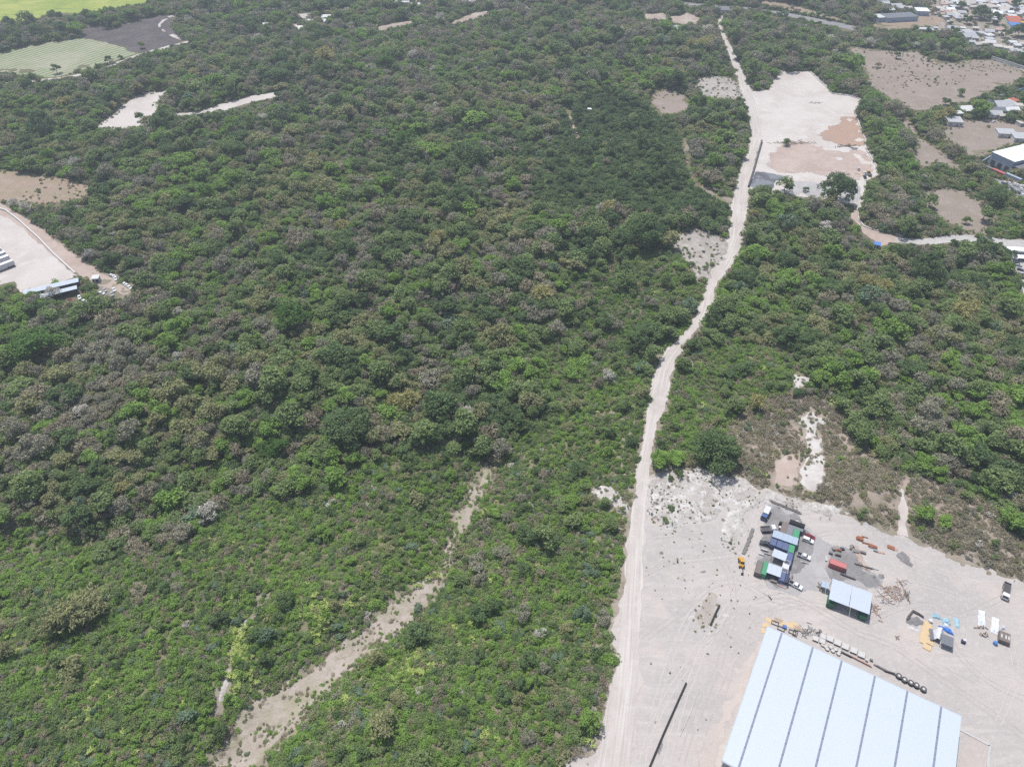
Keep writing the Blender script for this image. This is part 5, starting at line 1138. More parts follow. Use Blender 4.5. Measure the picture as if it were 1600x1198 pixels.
# depot: long sheds, trailers
for pts, lb, n in ((((170, 1010), (632, 908), (645, 940), (200, 1040)), 'long grey roofed shed along the depot yard', 9), (((308, 1042), (618, 968), (634, 995), (340, 1068)), 'shorter long shed with pale roof below the first', 6)):
    q = rectz([ZD(*p) for p in pts], 4.0)
    t = flat_roof(lb, q, 4.0, 'paleroof', name='long_shed', seams=n, cat='shed')
    MB().box((0, q[3] / 2 - .3, 1.9), (q[2] - .6, .2, 3.6)).obj('back_wall', 'wallwhite', t)
    MB().box((0, 0, 1.2), (q[2] - 1.5, q[3] * .4, 2.4)).obj('stored_goods', 'darksteel', t)
house_px(149, 433, 11, 5, 'roofpale', 'little white gatehouse at the end of the depot road', R(10), eave=3, name='gatehouse', cat='house', mono=True)
def trailer(label, c, rz, group=None):
    t = thing('box_trailer', label, 'trailer', c, rz, group)
    part(t, 'box_body', 'trb', lambda b: b.box((0, 0, 2.55), (13.6, 2.5, 2.8)), 'c_white'); part(t, 'roof_panel', 'trr', lambda b: b.box((0, 0, 3.98), (13.5, 2.4, .06)), 'whiteroof')
    part(t, 'chassis', 'trc', lambda b: b.box((0, 0, .95), (13, 1.0, .35)), 'darksteel')
    for sy in (-1, 1): part(t, 'rear_door', 'trd', lambda b: b.box((0, 0, 2.5), (.06, 1.15, 2.6)), 'carsilver', (6.82, sy * .6, 0)); part(t, 'landing_leg', 'trl', lambda b: b.box((-4, 0, .5), (.15, .15, 1.0)), 'darksteel', (0, sy * .8, 0))
    wheels(t, (3.2, 4.5, 5.8), 1.0, .5, .3)
    return t
e0 = G(*ZD(110, 800)); a0 = G(*ZD(0, 842)); tr = math.atan2((e0 - a0).y, (e0 - a0).x)
for x, y, lb in ((125, 805, 'white box trailer, outermost of the parked row, beside the long sheds'), (88, 765, 'white box trailer in the middle of the parked row'), (60, 735, 'white box trailer, third of the parked row in the depot'), (25, 705, 'white box trailer, last of the parked row next to the cream wall')):
    e = G(*ZD(x, y)); c = e - Vector((math.cos(tr), math.sin(tr), 0)) * 6.8
    trailer(lb, Vector((c.x, c.y, float(h(c.x, c.y)))), tr)
# machines and a felled tree on the levelled plot
ZQ = Z(1160, 100, 4.992)
for x, y, mt, lb in ((903, 825, 'carwhite', 'white pickup standing apart on the levelled plot'), (955, 860, 'carwhite', 'white pickup next to the yellow truck on the levelled plot'), (952, 888, 'cardark', 'dark pickup below the white one on the levelled plot'), ):
    pickup(lb, G(*ZQ(x, y)), R(80), mt)
lorry('yellow cabbed truck on the levelled plot', G(*ZQ(985, 868)), R(85), cab='digyellow', L=6.5)
sticks('branch_pile', 'heap of grey cut branches in the middle of the levelled plot', ZQ, (400, 620), 60, 4.0, .22, ('wood', 'precastdark'), (7, 1.6), seed=21, child='branch')
sticks('branch_pile', 'small heap of cut branches near the pickups', ZQ, (770, 858), 30, 3.0, .2, ('wood', 'precastdark'), (4.5, 1.4), seed=22, child='branch')
sticks('branch_pile', 'line of dark branches next to the kerb wall', ZQ, (860, 640), 30, 3.0, .25, ('wood', 'darksteel'), (6, 1.0), seed=23, child='branch')
sticks('branch_pile', 'thin grey branches on the upper levelled plot', ZQ, (580, 305), 20, 3.0, .2, ('wood', 'precast'), (4, 1.2), seed=24, child='branch')
lorry('dark blue lorry parked beside the grey shed on the brown lot', G(*Z7(280, 903)), R(-8), cab='cardark', bed='c_navy', L=12, sides=False)
car('white car standing alone on the brown lot', G(*Z7(745, 872)), R(30), 'carwhite')
lorry('white lorry at the upper end of the hamlet', G(*Z7(830, 615)), R(35), L=9, sides=False, load='c_white')
# utility poles
for u_, v_, hh, lb in ((1564, 76, 16, 'tall pale utility pole at the edge of the settlement'), (1520, 168, 9, 'utility pole among the roofs of the hamlet')):
    c = G(u_, v_); t = thing('utility_pole', lb, 'pole', c)
    MB().cyl((0, 0, -.3), (0, 0, hh), .22, .14).obj('pole', 'precast', t); MB().box((0, 0, hh - 1), (2.4, .15, .15)).obj('cross_arm', 'wood', t)
    for k in (-1, 0, 1): part(t, 'insulator', 'ins', lambda b: b.cyl((0, 0, 0), (0, 0, .3), .08, .05), 'precast', (k * 1.0, 0, hh - .92))

# ------------------------------------------------------------------ plants: prototypes
M['bark'] = paint('bark', (.13, .105, .08), .9, var=.2)
M['greybark'] = paint('grey_bark', (.24, .215, .19), .9, var=.2)
LEAF = {
    'mid':    leafmat('leaf_mid_green', (.20, .275, .112), (.24, .30, .132), (.145, .205, .082)),
    'fresh':  leafmat('leaf_fresh_green', (.205, .335, .08), (.255, .36, .10), (.14, .24, .06)),
    'rich':   leafmat('leaf_rich_green', (.115, .215, .06), (.14, .23, .07), (.08, .155, .045)),
    'dark':   leafmat('leaf_dark_green', (.13, .198, .09), (.16, .218, .10), (.095, .15, .065)),
    'olive':  leafmat('leaf_olive', (.30, .315, .16), (.33, .325, .175), (.22, .23, .115)),
    'grey':   leafmat('twig_grey_brown', (.285, .27, .21), (.32, .30, .235), (.195, .185, .14), .12),
    'brown':  leafmat('twig_brown', (.315, .27, .205), (.345, .30, .225), (.21, .18, .13), .12),
    'yellow': leafmat('leaf_straw_yellow', (.47, .41, .18), (.41, .385, .185), (.31, .285, .125)),
    'lime':   leafmat('leaf_lime', (.45, .53, .16), (.53, .57, .22), (.32, .42, .12)),
    'blue':   leafmat('leaf_blue_green', (.185, .26, .17), (.21, .275, .185), (.135, .20, .125)),
    'pale':   leafmat('twig_pale', (.60, .575, .525), (.52, .49, .44), (.42, .39, .35), .12),
}

def leaves_mesh(name, pos, nor, size, aspect, mat, r, along=None):
    n = len(pos)
    nor = nor / (np.linalg.norm(nor, axis=1, keepdims=True) + 1e-9)
    t = r.normal(size=(n, 3)) if along is None else along
    t = t - nor * (t * nor).sum(1, keepdims=True); t /= (np.linalg.norm(t, axis=1, keepdims=True) + 1e-9)
    b = np.cross(nor, t)
    s = (size * r.uniform(.5, 1.55, n))[:, None] if np.isscalar(size) else size[:, None]
    L = t * s; W = b * s * aspect
    v = np.stack([pos - L, pos + W + nor * s * .12, pos + L, pos - W - nor * s * .12], 1).reshape(-1, 3)
    me = mesh_np(name, v, np.arange(4 * n).reshape(n, 4), mat)
    a = me.attributes.new('leaf', 'FLOAT', 'POINT')
    a.data.foreach_set('value', np.repeat(r.random(n) ** 1.6, 4).astype(np.float32))
    return me

def unit(r, n, zmin=-1.0):
    z = r.uniform(zmin, 1, n); a = r.uniform(0, 2 * np.pi, n); q = np.sqrt(1 - z * z)
    return np.stack([q * np.cos(a), q * np.sin(a), z], 1)

def blobs(r, n, R0, H0, z0, rmin, rmax, flatness=1.0):
    """foliage masses spread over a dome of radius R0 from z0 up to H0"""
    d = unit(r, n, -.15); k = r.uniform(.2, 1.25, n) ** .5
    rad = r.uniform(rmin, rmax, n) * R0
    c = d * (k * (1 - .8 * rad / R0))[:, None] * np.array([R0, R0, 0]) 
    hz = (H0 - z0)
    dome = 1 - (np.hypot(c[:, 0], c[:, 1]) / R0) ** 2 * .75
    c[:, 2] = z0 + hz * np.maximum(dome, .15) * r.uniform(.35, .95, n) * flatness + (1 - flatness) * hz * .5
    return c, rad

def crown_mesh(name, seed, R0, H0, z0, nb, nl, size, mat, rmin=.16, rmax=.46, aspect=.55, jitter=.7, flatness=1.0, thick=.8):
    r = np.random.default_rng(seed)
    c, rad = blobs(r, nb, R0, H0, z0, rmin, rmax, flatness)
    w = rad ** 2 * r.uniform(.2, 1.6, nb); w /= w.sum()
    i = r.choice(nb, nl * 2, p=w)
    d = unit(r, nl * 2, -.55)
    p = c[i] + d * (rad[i] * r.uniform(.5, 1.02, nl * 2) ** .7 * np.where(r.random(nl * 2) < .16, r.uniform(1.1, 1.5, nl * 2), 1.0))[:, None] * np.array([1, 1, thick])
    dd = (np.linalg.norm((p[:, None] - c[None]) / np.array([1, 1, thick]), axis=2) / rad[None]).min(1)
    keep = (dd > .58) & (p[:, 2] > z0 * .5)
    p, d = p[keep][:nl], d[keep][:nl]
    nor = d * .45 + r.normal(size=d.shape) * (.45 + jitter * .35) + np.array([0, 0, .75])
    return leaves_mesh(name, p, nor, size, aspect, mat, r), c

def trunk_mesh(name, seed, z0, r0, ends, mat, lean=.3):
    r = random.Random(seed); b = MB()
    top = Vector((r.uniform(-lean, lean), r.uniform(-lean, lean), z0))
    b.cyl((0, 0, -.6), top * .5, r0 * 1.25, r0 * .9, 6); b.cyl(top * .5, top, r0 * .9, r0 * .75, 6)
    for e in ends:
        e = Vector(e); m = top.lerp(e, .5) + Vector((0, 0, .15 * (e - top).length))
        b.cyl(top, m, r0 * .5, r0 * .33, 5); b.cyl(m, e, r0 * .33, r0 * .1, 5)
    return b.mesh(name, mat)

PROTO = []       # dicts: kind, crown mesh, trunk mesh, radius, height
def add_proto(kind, crown, trunk, rad, hgt):
    PROTO.append(dict(kind=kind, crown=crown, trunk=trunk, rad=rad, hgt=hgt)); return len(PROTO) - 1

def tree_proto(kind, seed, mat, R0, H0, nb, nl, size, bark='bark', **kw):
    z0 = H0 * kw.pop('low', .3)
    cm, c = crown_mesh('crown', seed, R0, H0, z0, nb, nl, size, LEAF[mat], **kw)
    o = np.random.default_rng(seed).permutation(len(c))[:5]
    return add_proto(kind, cm, trunk_mesh('trunk', seed, z0 * .9, .045 * H0 * .6, [c[i] for i in o], M[bark]), R0, H0)

T = {}           # named lists of prototype indices
T['mid'] = [tree_proto('green', 100 + i, 'mid', 4.2, 7.2 + i * .4, 13 + 2 * i, 1300, .36) for i in range(3)]
T['fresh'] = [tree_proto('green', 110 + i, 'fresh', 4.0, 6.6 + i * .5, 12 + 2 * i, 1300, .34) for i in range(2)]
T['olive'] = [tree_proto('green', 120 + i, 'olive', 3.8, 6.4 + i * .5, 13, 1100, .32, jitter=1.0) for i in range(2)]
T['dark'] = [tree_proto('green', 130 + i, 'dark', 4.6, 7.8 + i * .5, 14, 1700, .36) for i in range(2)]
T['blue'] = [tree_proto('green', 140, 'blue', 3.8, 6.6, 12, 1200, .34)]
T['dry'] = [tree_proto('dry', 150 + i, 'grey', 3.9, 6.6 + i * .4, 15, 1250, .42, 'greybark', aspect=.2, jitter=1.8, thick=.9) for i in range(3)]
T['drybrown'] = [tree_proto('dry', 160 + i, 'brown', 3.7, 6.0 + i * .4, 14, 1250, .40, 'greybark', aspect=.22, jitter=1.8) for i in range(2)]
T['pale'] = [tree_proto('dry', 170, 'pale', 3.4, 6.4, 14, 650, .5, 'greybark', aspect=.1, jitter=1.9)]
T['umbrella'] = [tree_proto('green', 180 + i, ('fresh', 'dark')[i], 6.4, 7.6, 20, 2400, .36, flatness=.55, low=.5, rmin=.2, rmax=.32, thick=.5) for i in range(2)]
T['giant'] = [tree_proto('giant', 190 + i, 'dark', 9.5, 13 + i, 34 + 4 * i, 7000, .42, rmin=.18, rmax=.30) for i in range(3)]
T['giantfresh'] = [tree_proto('giant', 195, 'rich', 9.0, 12, 34, 6000, .42, rmin=.18, rmax=.30)]

def bamboo_proto(seed, mat):
    r = np.random.default_rng(seed)
    P, Nn, A = [], [], []
    b = MB()
    for _ in range(70):
        a = r.uniform(0, 6.28); out = r.uniform(1.2, 5.2); hh = r.uniform(6, 9.5) * (1 - .06 * out); s = r.uniform(0, 1.2)
        d = np.array([math.cos(a), math.sin(a), 0])
        prev = d * s
        for t in np.linspace(.12, 1, 22):
            q = d * (s + out * t ** 2.2); q[2] = hh * math.sin(min(t * 1.9, 1.75)) / 1.0
            for _k in range(2):
                P.append(q + r.normal(size=3) * .32); Nn.append(np.array([0, 0, 1]) + r.normal(size=3) * .7); A.append(d + r.normal(size=3) * .5 - np.array([0, 0, .4 * t]))
        if _ < 14: b.cyl(d * s - np.array([0, 0, .5]), d * (s + out * .12) + np.array([0, 0, hh * .55]), .09, .06, 5)
    me = leaves_mesh('crown', np.array(P), np.array(Nn), .46, .3, LEAF[mat], r, np.array(A))
    return add_proto('bamboo', me, b.mesh('culm', M['greybark']), 5.5, 9)
T['bamboo'] = [bamboo_proto(200, 'yellow'), bamboo_proto(201, 'olive')]

def shrub_proto(seed, mat, R0, H0, nb, nl, size, **kw):
    cm, c = crown_mesh('foliage', seed, R0, H0, .1, nb, nl, size, LEAF[mat], rmin=.3, rmax=.5, **kw)
    b = MB()
    for i in range(3): b.cyl((0, 0, -.4), tuple(c[i % len(c)]), .06, .03, 4)
    return add_proto('shrub', cm, b.mesh('stem', M['bark']), R0, H0)
S = {}
S['mid'] = [shrub_proto(300 + i, 'mid', 1.9, 2.2 + .3 * i, 8, 420, .24) for i in range(2)]
S['fresh'] = [shrub_proto(310 + i, 'fresh', 1.9, 1.9 + .4 * i, 8, 420, .24) for i in range(2)]
S['olive'] = [shrub_proto(320 + i, 'olive', 1.8, 1.8, 8, 380, .22, jitter=1.0) for i in range(2)]
S['dark'] = [shrub_proto(330, 'dark', 1.9, 2.4, 8, 460, .24)]
S['dry'] = [shrub_proto(340 + i, ('grey', 'brown')[i], 1.8, 1.8, 8, 420, .28, aspect=.22, jitter=1.8) for i in range(2)]
S['blue'] = [shrub_proto(350, 'blue', 1.9, 2.2, 8, 420, .26)]
S['mat'] = [shrub_proto(360 + i, ('fresh', 'mid')[i], 2.6, 1.0, 10, 420, .25, thick=.6) for i in range(2)]
S['drymat'] = [shrub_proto(370, 'brown', 2.4, .8, 10, 420, .24, thick=.6, aspect=.25, jitter=1.6)]
S['pale'] = [shrub_proto(380, 'pale', 1.7, 2.2, 8, 240, .34, aspect=.12, jitter=1.9)]

def rosette_proto(seed, mat, n=16):
    r = np.random.default_rng(seed); P, Nn, A, sz = [], [], [], []
    for cx, cy in r.uniform(-.75, .75, (4, 2)):
        for _ in range(n):
            a = r.uniform(0, 6.28); el = r.uniform(.35, 1.2); d = np.array([math.cos(a) * math.cos(el), math.sin(a) * math.cos(el), math.sin(el)])
            l = r.uniform(.35, .65)
            P.append(np.array([cx, cy, .5]) + d * l); A.append(d); Nn.append(np.array([-d[0], -d[1], 1.2])); sz.append(l)
    me = leaves_mesh('leaf_rosette', np.array(P), np.array(Nn), np.array(sz), .22, LEAF[mat], r, np.array(A))
    b = MB(); b.cyl((0, 0, -.3), (0, 0, .6), .15, .1, 5)
    return add_proto('rosette', me, b.mesh('stem', M['greybark']), 1.8, 1.4)
S['rosette'] = [rosette_proto(400, 'lime'), rosette_proto(401, 'lime', 11)]

# ------------------------------------------------------------------ plants: where they grow
NOPLANT = ['YARD', 'PAD', 'DEPOT', 'CLEAR1', 'CROP', 'PLOUGH', 'GREENFIELD', 'WHITE1', 'WHITE2', 'SITE', 'CARPARK1', 'CARPARK2', 'SCAR1', 'ROCKS1', 'ERODED', 'ERODED2', 'TOPLOT', 'PINK']
SPARSE = ['FIELD', 'LOT', 'CUT', 'GLADE', 'PASTURE', 'MEADOW1', 'TOPBARE']
def cover(x, y, grow=0.0):
    """0 wooded, 1 open; with the canopy kept back from the roads"""
    m = np.zeros(x.shape, bool)
    for k in NOPLANT + SPARSE: m |= inside(x, y, P_[k])
    for k in R_: m |= inside(x, y, R_[k])
    for s in SCARW: m |= inside(x, y, s)
    if grow:
        for k in R_: m |= dist_line(x, y, np.concatenate([R_[k], R_[k][:1]])) < grow
        for k in ('YARD', 'PAD', 'CLEAR1', 'DEPOT'): m |= dist_line(x, y, np.concatenate([P_[k], P_[k][:1]])) < grow
    return m

def spots(step, margin=140):
    y = np.arange(66, 1230, step * .866)
    rows = []
    for i, yy in enumerate(y):
        xm = 60 + (yy * CP + CAMH * SP) / FPX * (800 + margin)
        xs = np.arange(-xm, xm, step) + (i % 2) * step / 2
        rows.append(np.stack([xs, np.full(xs.shape, yy)], 1))
    p = np.concatenate(rows)
    return p + rng.uniform(-.42, .42, p.shape) * step

def gauss(u, v, cx, cy, rx, ry):
    return np.exp(-(((u - cx) / rx) ** 2 + ((v - cy) / ry) ** 2))

def pick(weights, r):
    """weights: dict name -> array; returns array of names"""
    names = list(weights); W = np.stack([np.maximum(weights[n], 0) for n in names]); W = W / W.sum(0)
    c = np.cumsum(W, 0); t = r.random(W.shape[1])
    return np.array(names)[np.clip((t[None] > c).sum(0), 0, len(names) - 1)]

# --- trees
p = spots(4.9); x, y = p[:, 0], p[:, 1]
u, v, dep = project(x, y)
ok = ~cover(x, y, 1.8)
for top, pr in ((3.0, .97), (5.5, .93), (8.5, .75)):            # the near verge of far roads and fields is kept low, as the photograph shows them open
    k_ = CAMH / (CAMH - top); back = np.zeros(x.shape, bool)
    for q in list(R_.values()) + [P_[k] for k in ('PAD', 'CLEAR1', 'DEPOT', 'PASTURE', 'FIELD', 'LOT', 'CROP', 'PLOUGH', 'GREENFIELD', 'SITE', 'CARPARK1', 'CARPARK2', 'SCAR1', 'TOPLOT', 'GLADE', 'CUT', 'MEADOW1', 'WHITE1', 'ROCKS1')] + SCARW:
        back |= inside(x * k_, y * k_, q)
    ok &= ~(back & (rng.random(x.shape) < pr))
occ = np.array(OCC)
for k_, rr, pr in ((1.0, 7.5, 1.0), (CAMH / (CAMH - 4), 5.0, .9), (CAMH / (CAMH - 7), 4.5, .8)):   # nothing grows inside the buildings, and they are seen over what grows before them
    near = np.full(x.shape, 1e9)
    for a, b in occ: near = np.minimum(near, np.hypot(x * k_ - a, y * k_ - b))
    ok &= ~((near < rr) & (rng.random(x.shape) < pr))
low = np.zeros(x.shape)
for k, d in (('SCRUB_A', .90), ('SCRUB_B', .80), ('SCRUB_C', .70), ('SCRUB_D', .75), ('FORELAND', .95), ('PLANT', .25), ('TOWN', .97)):
    low = np.where(inside(x, y, P_[k]), d, low)
clump = fbm(x / 22, y / 22, 71, 2)
ok &= rng.random(x.shape) > np.clip(low + (clump - .5) * -.5 * (low > 0), 0, 1)
ok &= ~(inside(x, y, poly_px([(1400, 260), (1460, 270), (1545, 290), (1600, 330), (1600, 372), (1440, 372)])) & (rng.random(x.shape) < .62))
x, y, u, v, dep = x[ok], y[ok], u[ok], v[ok], dep[ok]
dn = fbm(x / 48, y / 48, 5, 4); gn = fbm(x / 30, y / 30, 6, 3); on = fbm(x / 38, y / 38, 8, 3)
dry = np.clip((dn - .47) * 14, 0.03, 2.2)
dry = dry + 2.6 * gauss(u, v, 150, 640, 190, 120) + 2.2 * gauss(u, v, 170, 380, 130, 80) + 1.3 * gauss(u, v, 340, 440, 150, 60) + .9 * gauss(u, v, 800, 470, 130, 60) + .6 * gauss(u, v, 1500, 620, 160, 90) + .7 * gauss(u, v, 560, 280, 90, 60)
dry = dry * (1 - .8 * gauss(u, v, 350, 290, 170, 70)) * (1 - .6 * gauss(u, v, 620, 580, 130, 90)) * (1 - .6 * gauss(u, v, 1250, 470, 130, 60)) + .8 * np.clip((230 - v) / 120, 0, 1)
plant = inside(x, y, P_['PLANT'])
W = {
    'mid': .9 + gn, 'fresh': .08 + 1.7 * np.clip(gn - .52, 0, 1) * 12 + 1.0 * gauss(u, v, 350, 290, 170, 70) + .5 * gauss(u, v, 460, 720, 140, 90), 'olive': .15 + 1.4 * np.clip(on - .50, 0, 1) * 12,
    'dark': .2 + 1.3 * np.clip(.46 - gn, 0, 1) * 9, 'blue': np.full(x.shape, .08), 'dry': dry, 'drybrown': dry * .55, 'pale': dry * .06,
    'umbrella': .02 + .35 * gauss(u, v, 330, 290, 180, 70), 'bamboo': .012 + .3 * gauss(u, v, 1060, 85, 70, 35) + .10 * gauss(u, v, 130, 150, 90, 40)}
for k in W: W[k] = np.where(plant, {'dark': 6., 'mid': .9, 'fresh': .12}.get(k, .004), W[k])
kind = pick(W, rng)
scale = np.exp(rng.normal(-.34, .40, x.shape)).clip(.34, 1.9) * np.where(v < 200, 1.15, 1.0)
scale = np.where(plant, scale * .72, scale)
lowz = np.zeros(x.shape, bool)
for k in ('SCRUB_A', 'SCRUB_B', 'SCRUB_D', 'FORELAND'): lowz |= inside(x, y, P_[k])
scale = np.where(lowz, scale * .72, scale)
pid = np.array([T[k][int(t * len(T[k]))] for k, t in zip(kind, rng.random(len(kind)))])
top = np.array([PROTO[i]['hgt'] for i in pid]) * scale * .85; kq = CAMH / (CAMH - top); hide = np.zeros(x.shape, bool)
for q in [R_[k] for k in R_ if k not in ('GULLY', 'STREAM')] + [P_[k] for k in ('PAD', 'CLEAR1', 'DEPOT', 'PASTURE', 'FIELD', 'LOT', 'CROP', 'PLOUGH', 'SITE', 'CARPARK1', 'SCAR1', 'GLADE', 'CUT', 'MEADOW1', 'WHITE1', 'WHITE2', 'ROCKS1', 'TOPLOT')] + SCARW: hide |= inside(x * kq, y * kq, q)
st_ = ~(hide & (rng.random(x.shape) < .85))
x, y, scale, pid = x[st_], y[st_], scale[st_], pid[st_]
PL = [x, y, scale, pid, np.zeros(len(x), int)]     # x, y, scale, prototype, named flag

# --- single big trees and clumps that stand out in the photograph: (u, v of the foot, crown width in m, prototype list)
BIG = [(1000, 385, 27, 'giant'), (840, 205, 19, 'giant'), (735, 268, 26, 'giant'), (637, 228, 21, 'giantfresh'), (715, 328, 20, 'giant'), (1302, 318, 25, 'giant'), (1112, 722, 21, 'giant'),
       (1440, 436, 21, 'giant'), (1547, 322, 18, 'giant'), (460, 510, 20, 'giantfresh'), (62, 560, 26, 'giantfresh'), (262, 208, 23, 'giant'), (605, 112, 22, 'giantfresh'), (70, 213, 24, 'giant'),
       (548, 690, 24, 'giant'), (430, 715, 15, 'giantfresh'), (1358, 695, 9, 'fresh'), (1160, 445, 14, 'giant'), (1250, 545, 15, 'giant'), (1225, 300, 13, 'mid'), (1258, 299, 5, 'dark'), (1228, 228, 8, 'mid'),
       (1477, 165, 9, 'dark'), (1487, 170, 7, 'dark'), (1450, 96, 6, 'dark'), (1345, 130, 12, 'mid'), (1371, 106, 7, 'olive'), (1400, 92, 9, 'dark'), (1450, 325, 12, 'mid'), (1535, 345, 12, 'mid'), (1508, 350, 7, 'mid'),
       (90, 115, 11, 'dark'), (155, 108, 7, 'dark'), (172, 100, 9, 'dark'), (189, 93, 6, 'dark'), (140, 112, 6, 'mid'), (220, 190, 9, 'mid'), (168, 44, 14, 'dark'), (222, 76, 9, 'mid'),
       (15, 45, 17, 'giant'), (45, 48, 15, 'giant'), (90, 38, 18, 'giant'), (140, 32, 17, 'giant'), (60, 58, 17, 'giant'), (100, 52, 16, 'giant'), (8, 70, 18, 'giant'), (30, 62, 15, 'giant'),
       (1540, 372, 8, 'dark'), (1525, 380, 8, 'mid'), (1488, 388, 7, 'dark'), (1575, 402, 8, 'dark'), (1295, 455, 14, 'umbrella'), (1195, 395, 15, 'mid'), (1225, 420, 14, 'giant'), (900, 590, 12, 'umbrella'),
       (1420, 590, 15, 'umbrella'), (915, 830, 4, 'fresh'), (45, 334, 11, 'pale'), (25, 326, 9, 'pale'), (85, 470, 10, 'pale'), (55, 480, 10, 'dry'),
       (1600, 150, 10, 'dark'), (1560, 150, 12, 'dark'), (1530, 165, 12, 'dark'), (1575, 190, 9, 'dark'), (1520, 185, 9, 'dark'), (1500, 150, 9, 'mid'),
       (1490, 60, 12, 'dark'), (1530, 30, 20, 'giant'), (1550, 38, 16, 'dark'), (1510, 38, 14, 'dark'), (1590, 58, 18, 'giant'), (1570, 60, 12, 'dark'), (1585, 15, 14, 'dark'), (1500, 15, 14, 'dark'),
       (120, 975, 17, 'bamboo1'), (150, 955, 14, 'bamboo1'), (95, 985, 12, 'bamboo1'), (640, 640, 13, 'bamboo0'), (620, 632, 10, 'bamboo0'), (685, 382, 12, 'bamboo0'), (795, 352, 11, 'bamboo0'),
       (1355, 458, 14, 'bamboo0'), (1378, 455, 11, 'bamboo0'), (1495, 500, 15, 'bamboo0'), (1515, 492, 12, 'bamboo0'), (1180, 640, 10, 'bamboo0'), (1465, 190, 14, 'bamboo0'), (1480, 186, 12, 'bamboo0'), (1450, 195, 12, 'bamboo0'),
       (310, 125, 16, 'bamboo0'), (335, 120, 14, 'bamboo0'), (130, 165, 15, 'bamboo1'), (105, 170, 15, 'bamboo0'), (770, 90, 14, 'bamboo0'), (1080, 80, 16, 'bamboo0'), (1110, 70, 14, 'bamboo0'), (1040, 110, 14, 'bamboo0'), (1060, 125, 14, 'bamboo0')]
bx_, by_, bs_, bp_ = [], [], [], []
for i, (uu, vv, wd, k) in enumerate(BIG):
    q = G(uu, vv); lst = T['bamboo'][int(k[-1]):int(k[-1]) + 1] if k.startswith('bamboo') else T[k]
    pi = lst[i % len(lst)]
    bx_.append(q.x); by_.append(q.y); bs_.append(wd / 2 / PROTO[pi]['rad']); bp_.append(pi)
# crowns of ordinary trees give way to the big ones
keep = np.ones(len(PL[0]), bool)
for a, b, s, pi in zip(bx_, by_, bs_, bp_):
    keep &= np.hypot(PL[0] - a, PL[1] - b) > s * PROTO[pi]['rad'] * .85
PL = [q[keep] for q in PL]
TREES = [np.concatenate([PL[0], bx_]), np.concatenate([PL[1], by_]), np.concatenate([PL[2], bs_]), np.concatenate([PL[3], bp_]).astype(int), np.concatenate([PL[4], np.ones(len(bx_), int)])]

# --- shrubs: dense in the scrub, an understorey elsewhere, a few tufts in open ground
def shrubs(step, cond, weights, smin, smax):
    p = spots(step); x, y = p[:, 0], p[:, 1]
    m = cond(x, y); x, y = x[m], y[m]
    m = np.ones(x.shape, bool)
    for a, b in OCC: m &= np.hypot(x - a, y - b) > 4.5
    if smax > 1:
        k_ = CAMH / (CAMH - 2.0)
        for q in [R_[k] for k in R_ if k not in ('GULLY', 'STREAM')] + [P_[k] for k in ('PAD', 'CLEAR1', 'DEPOT', 'PASTURE', 'FIELD', 'CROP', 'PLOUGH', 'SITE', 'WHITE1', 'WHITE2', 'SCAR1', 'ROCKS1', 'GLADE', 'CUT')]:
            m &= ~(inside(x * k_, y * k_, q) & (rng.random(x.shape) < .9))
    x, y = x[m], y[m]
    u, v, dep = project(x, y)
    k = pick(weights(x, y, u, v), rng)
    s = rng.uniform(smin, smax, len(x))
    pi = np.array([S[q][int(t * len(S[q]))] for q, t in zip(k, rng.random(len(x)))])
    return [x, y, s, pi]
def scrubw(x, y, u, v):
    g = fbm(x / 14, y / 14, 21, 2); d = fbm(x / 22, y / 22, 22, 2); e = fbm(x / 9, y / 9, 23, 2)
    dz = np.clip((d - .48) * 6, 0, 2) * .8
    fl = inside(x, y, P_['FORELAND']); sd = inside(x, y, P_['SCRUB_D']) | inside(x, y, P_['SCRUB_C'])
    ros = np.clip((e - .62) * 9, 0, 1) * .35 + .5 * gauss(u, v, 375, 1035, 28, 50) + .4 * gauss(u, v, 490, 960, 35, 35) + .5 * gauss(u, v, 650, 1035, 45, 30)
    w = {'mid': .8 + g, 'fresh': .35 + np.clip(g - .36, 0, 1) * 9, 'olive': .35 + .3 * sd, 'dark': .25 + np.clip(.5 - g, 0, 1) * 2, 'dry': .1 + dz, 'blue': np.full(x.shape, .12), 'mat': .3 + g * .8, 'drymat': dz * .5, 'pale': dz * .06, 'rosette': ros}
    f = {'dry': 2.4, 'drymat': 4.2, 'olive': .35, 'mid': .08, 'pale': .14}
    return {k: np.where(fl, f.get(k, .05), w[k]) + (sd & ~fl) * {'dry': .6, 'drymat': .5}.get(k, 0) for k in w}
def in_scrub(x, y):
    m = np.zeros(x.shape, bool)
    for k in ('SCRUB_A', 'SCRUB_B', 'SCRUB_C', 'SCRUB_D', 'FORELAND'): m |= inside(x, y, P_[k])
    return m
sh = []
bare = lambda x, y: cover(x, y, .6)
sh.append(shrubs(1.95, lambda x, y: in_scrub(x, y) & ~bare(x, y) & ((fbm(x / 7, y / 7, 33, 3) > .36) | (rng.random(x.shape) < .45)) & ~(inside(x, y, P_['FORELAND']) & (fbm(x / 16, y / 16, 48, 3) < .5) & (rng.random(x.shape) < .6)), scrubw, .4, 1.05))
sh.append(shrubs(1.7, lambda x, y: inside(x, y, P_['FORELAND']) & ~bare(x, y) & (fbm(x / 9, y / 9, 47, 3) > .47), lambda x, y, u, v: {'drymat': np.full(x.shape, 2.), 'dry': np.full(x.shape, 1.6), 'olive': np.full(x.shape, .35), 'pale': np.full(x.shape, .1)}, .25, .55))
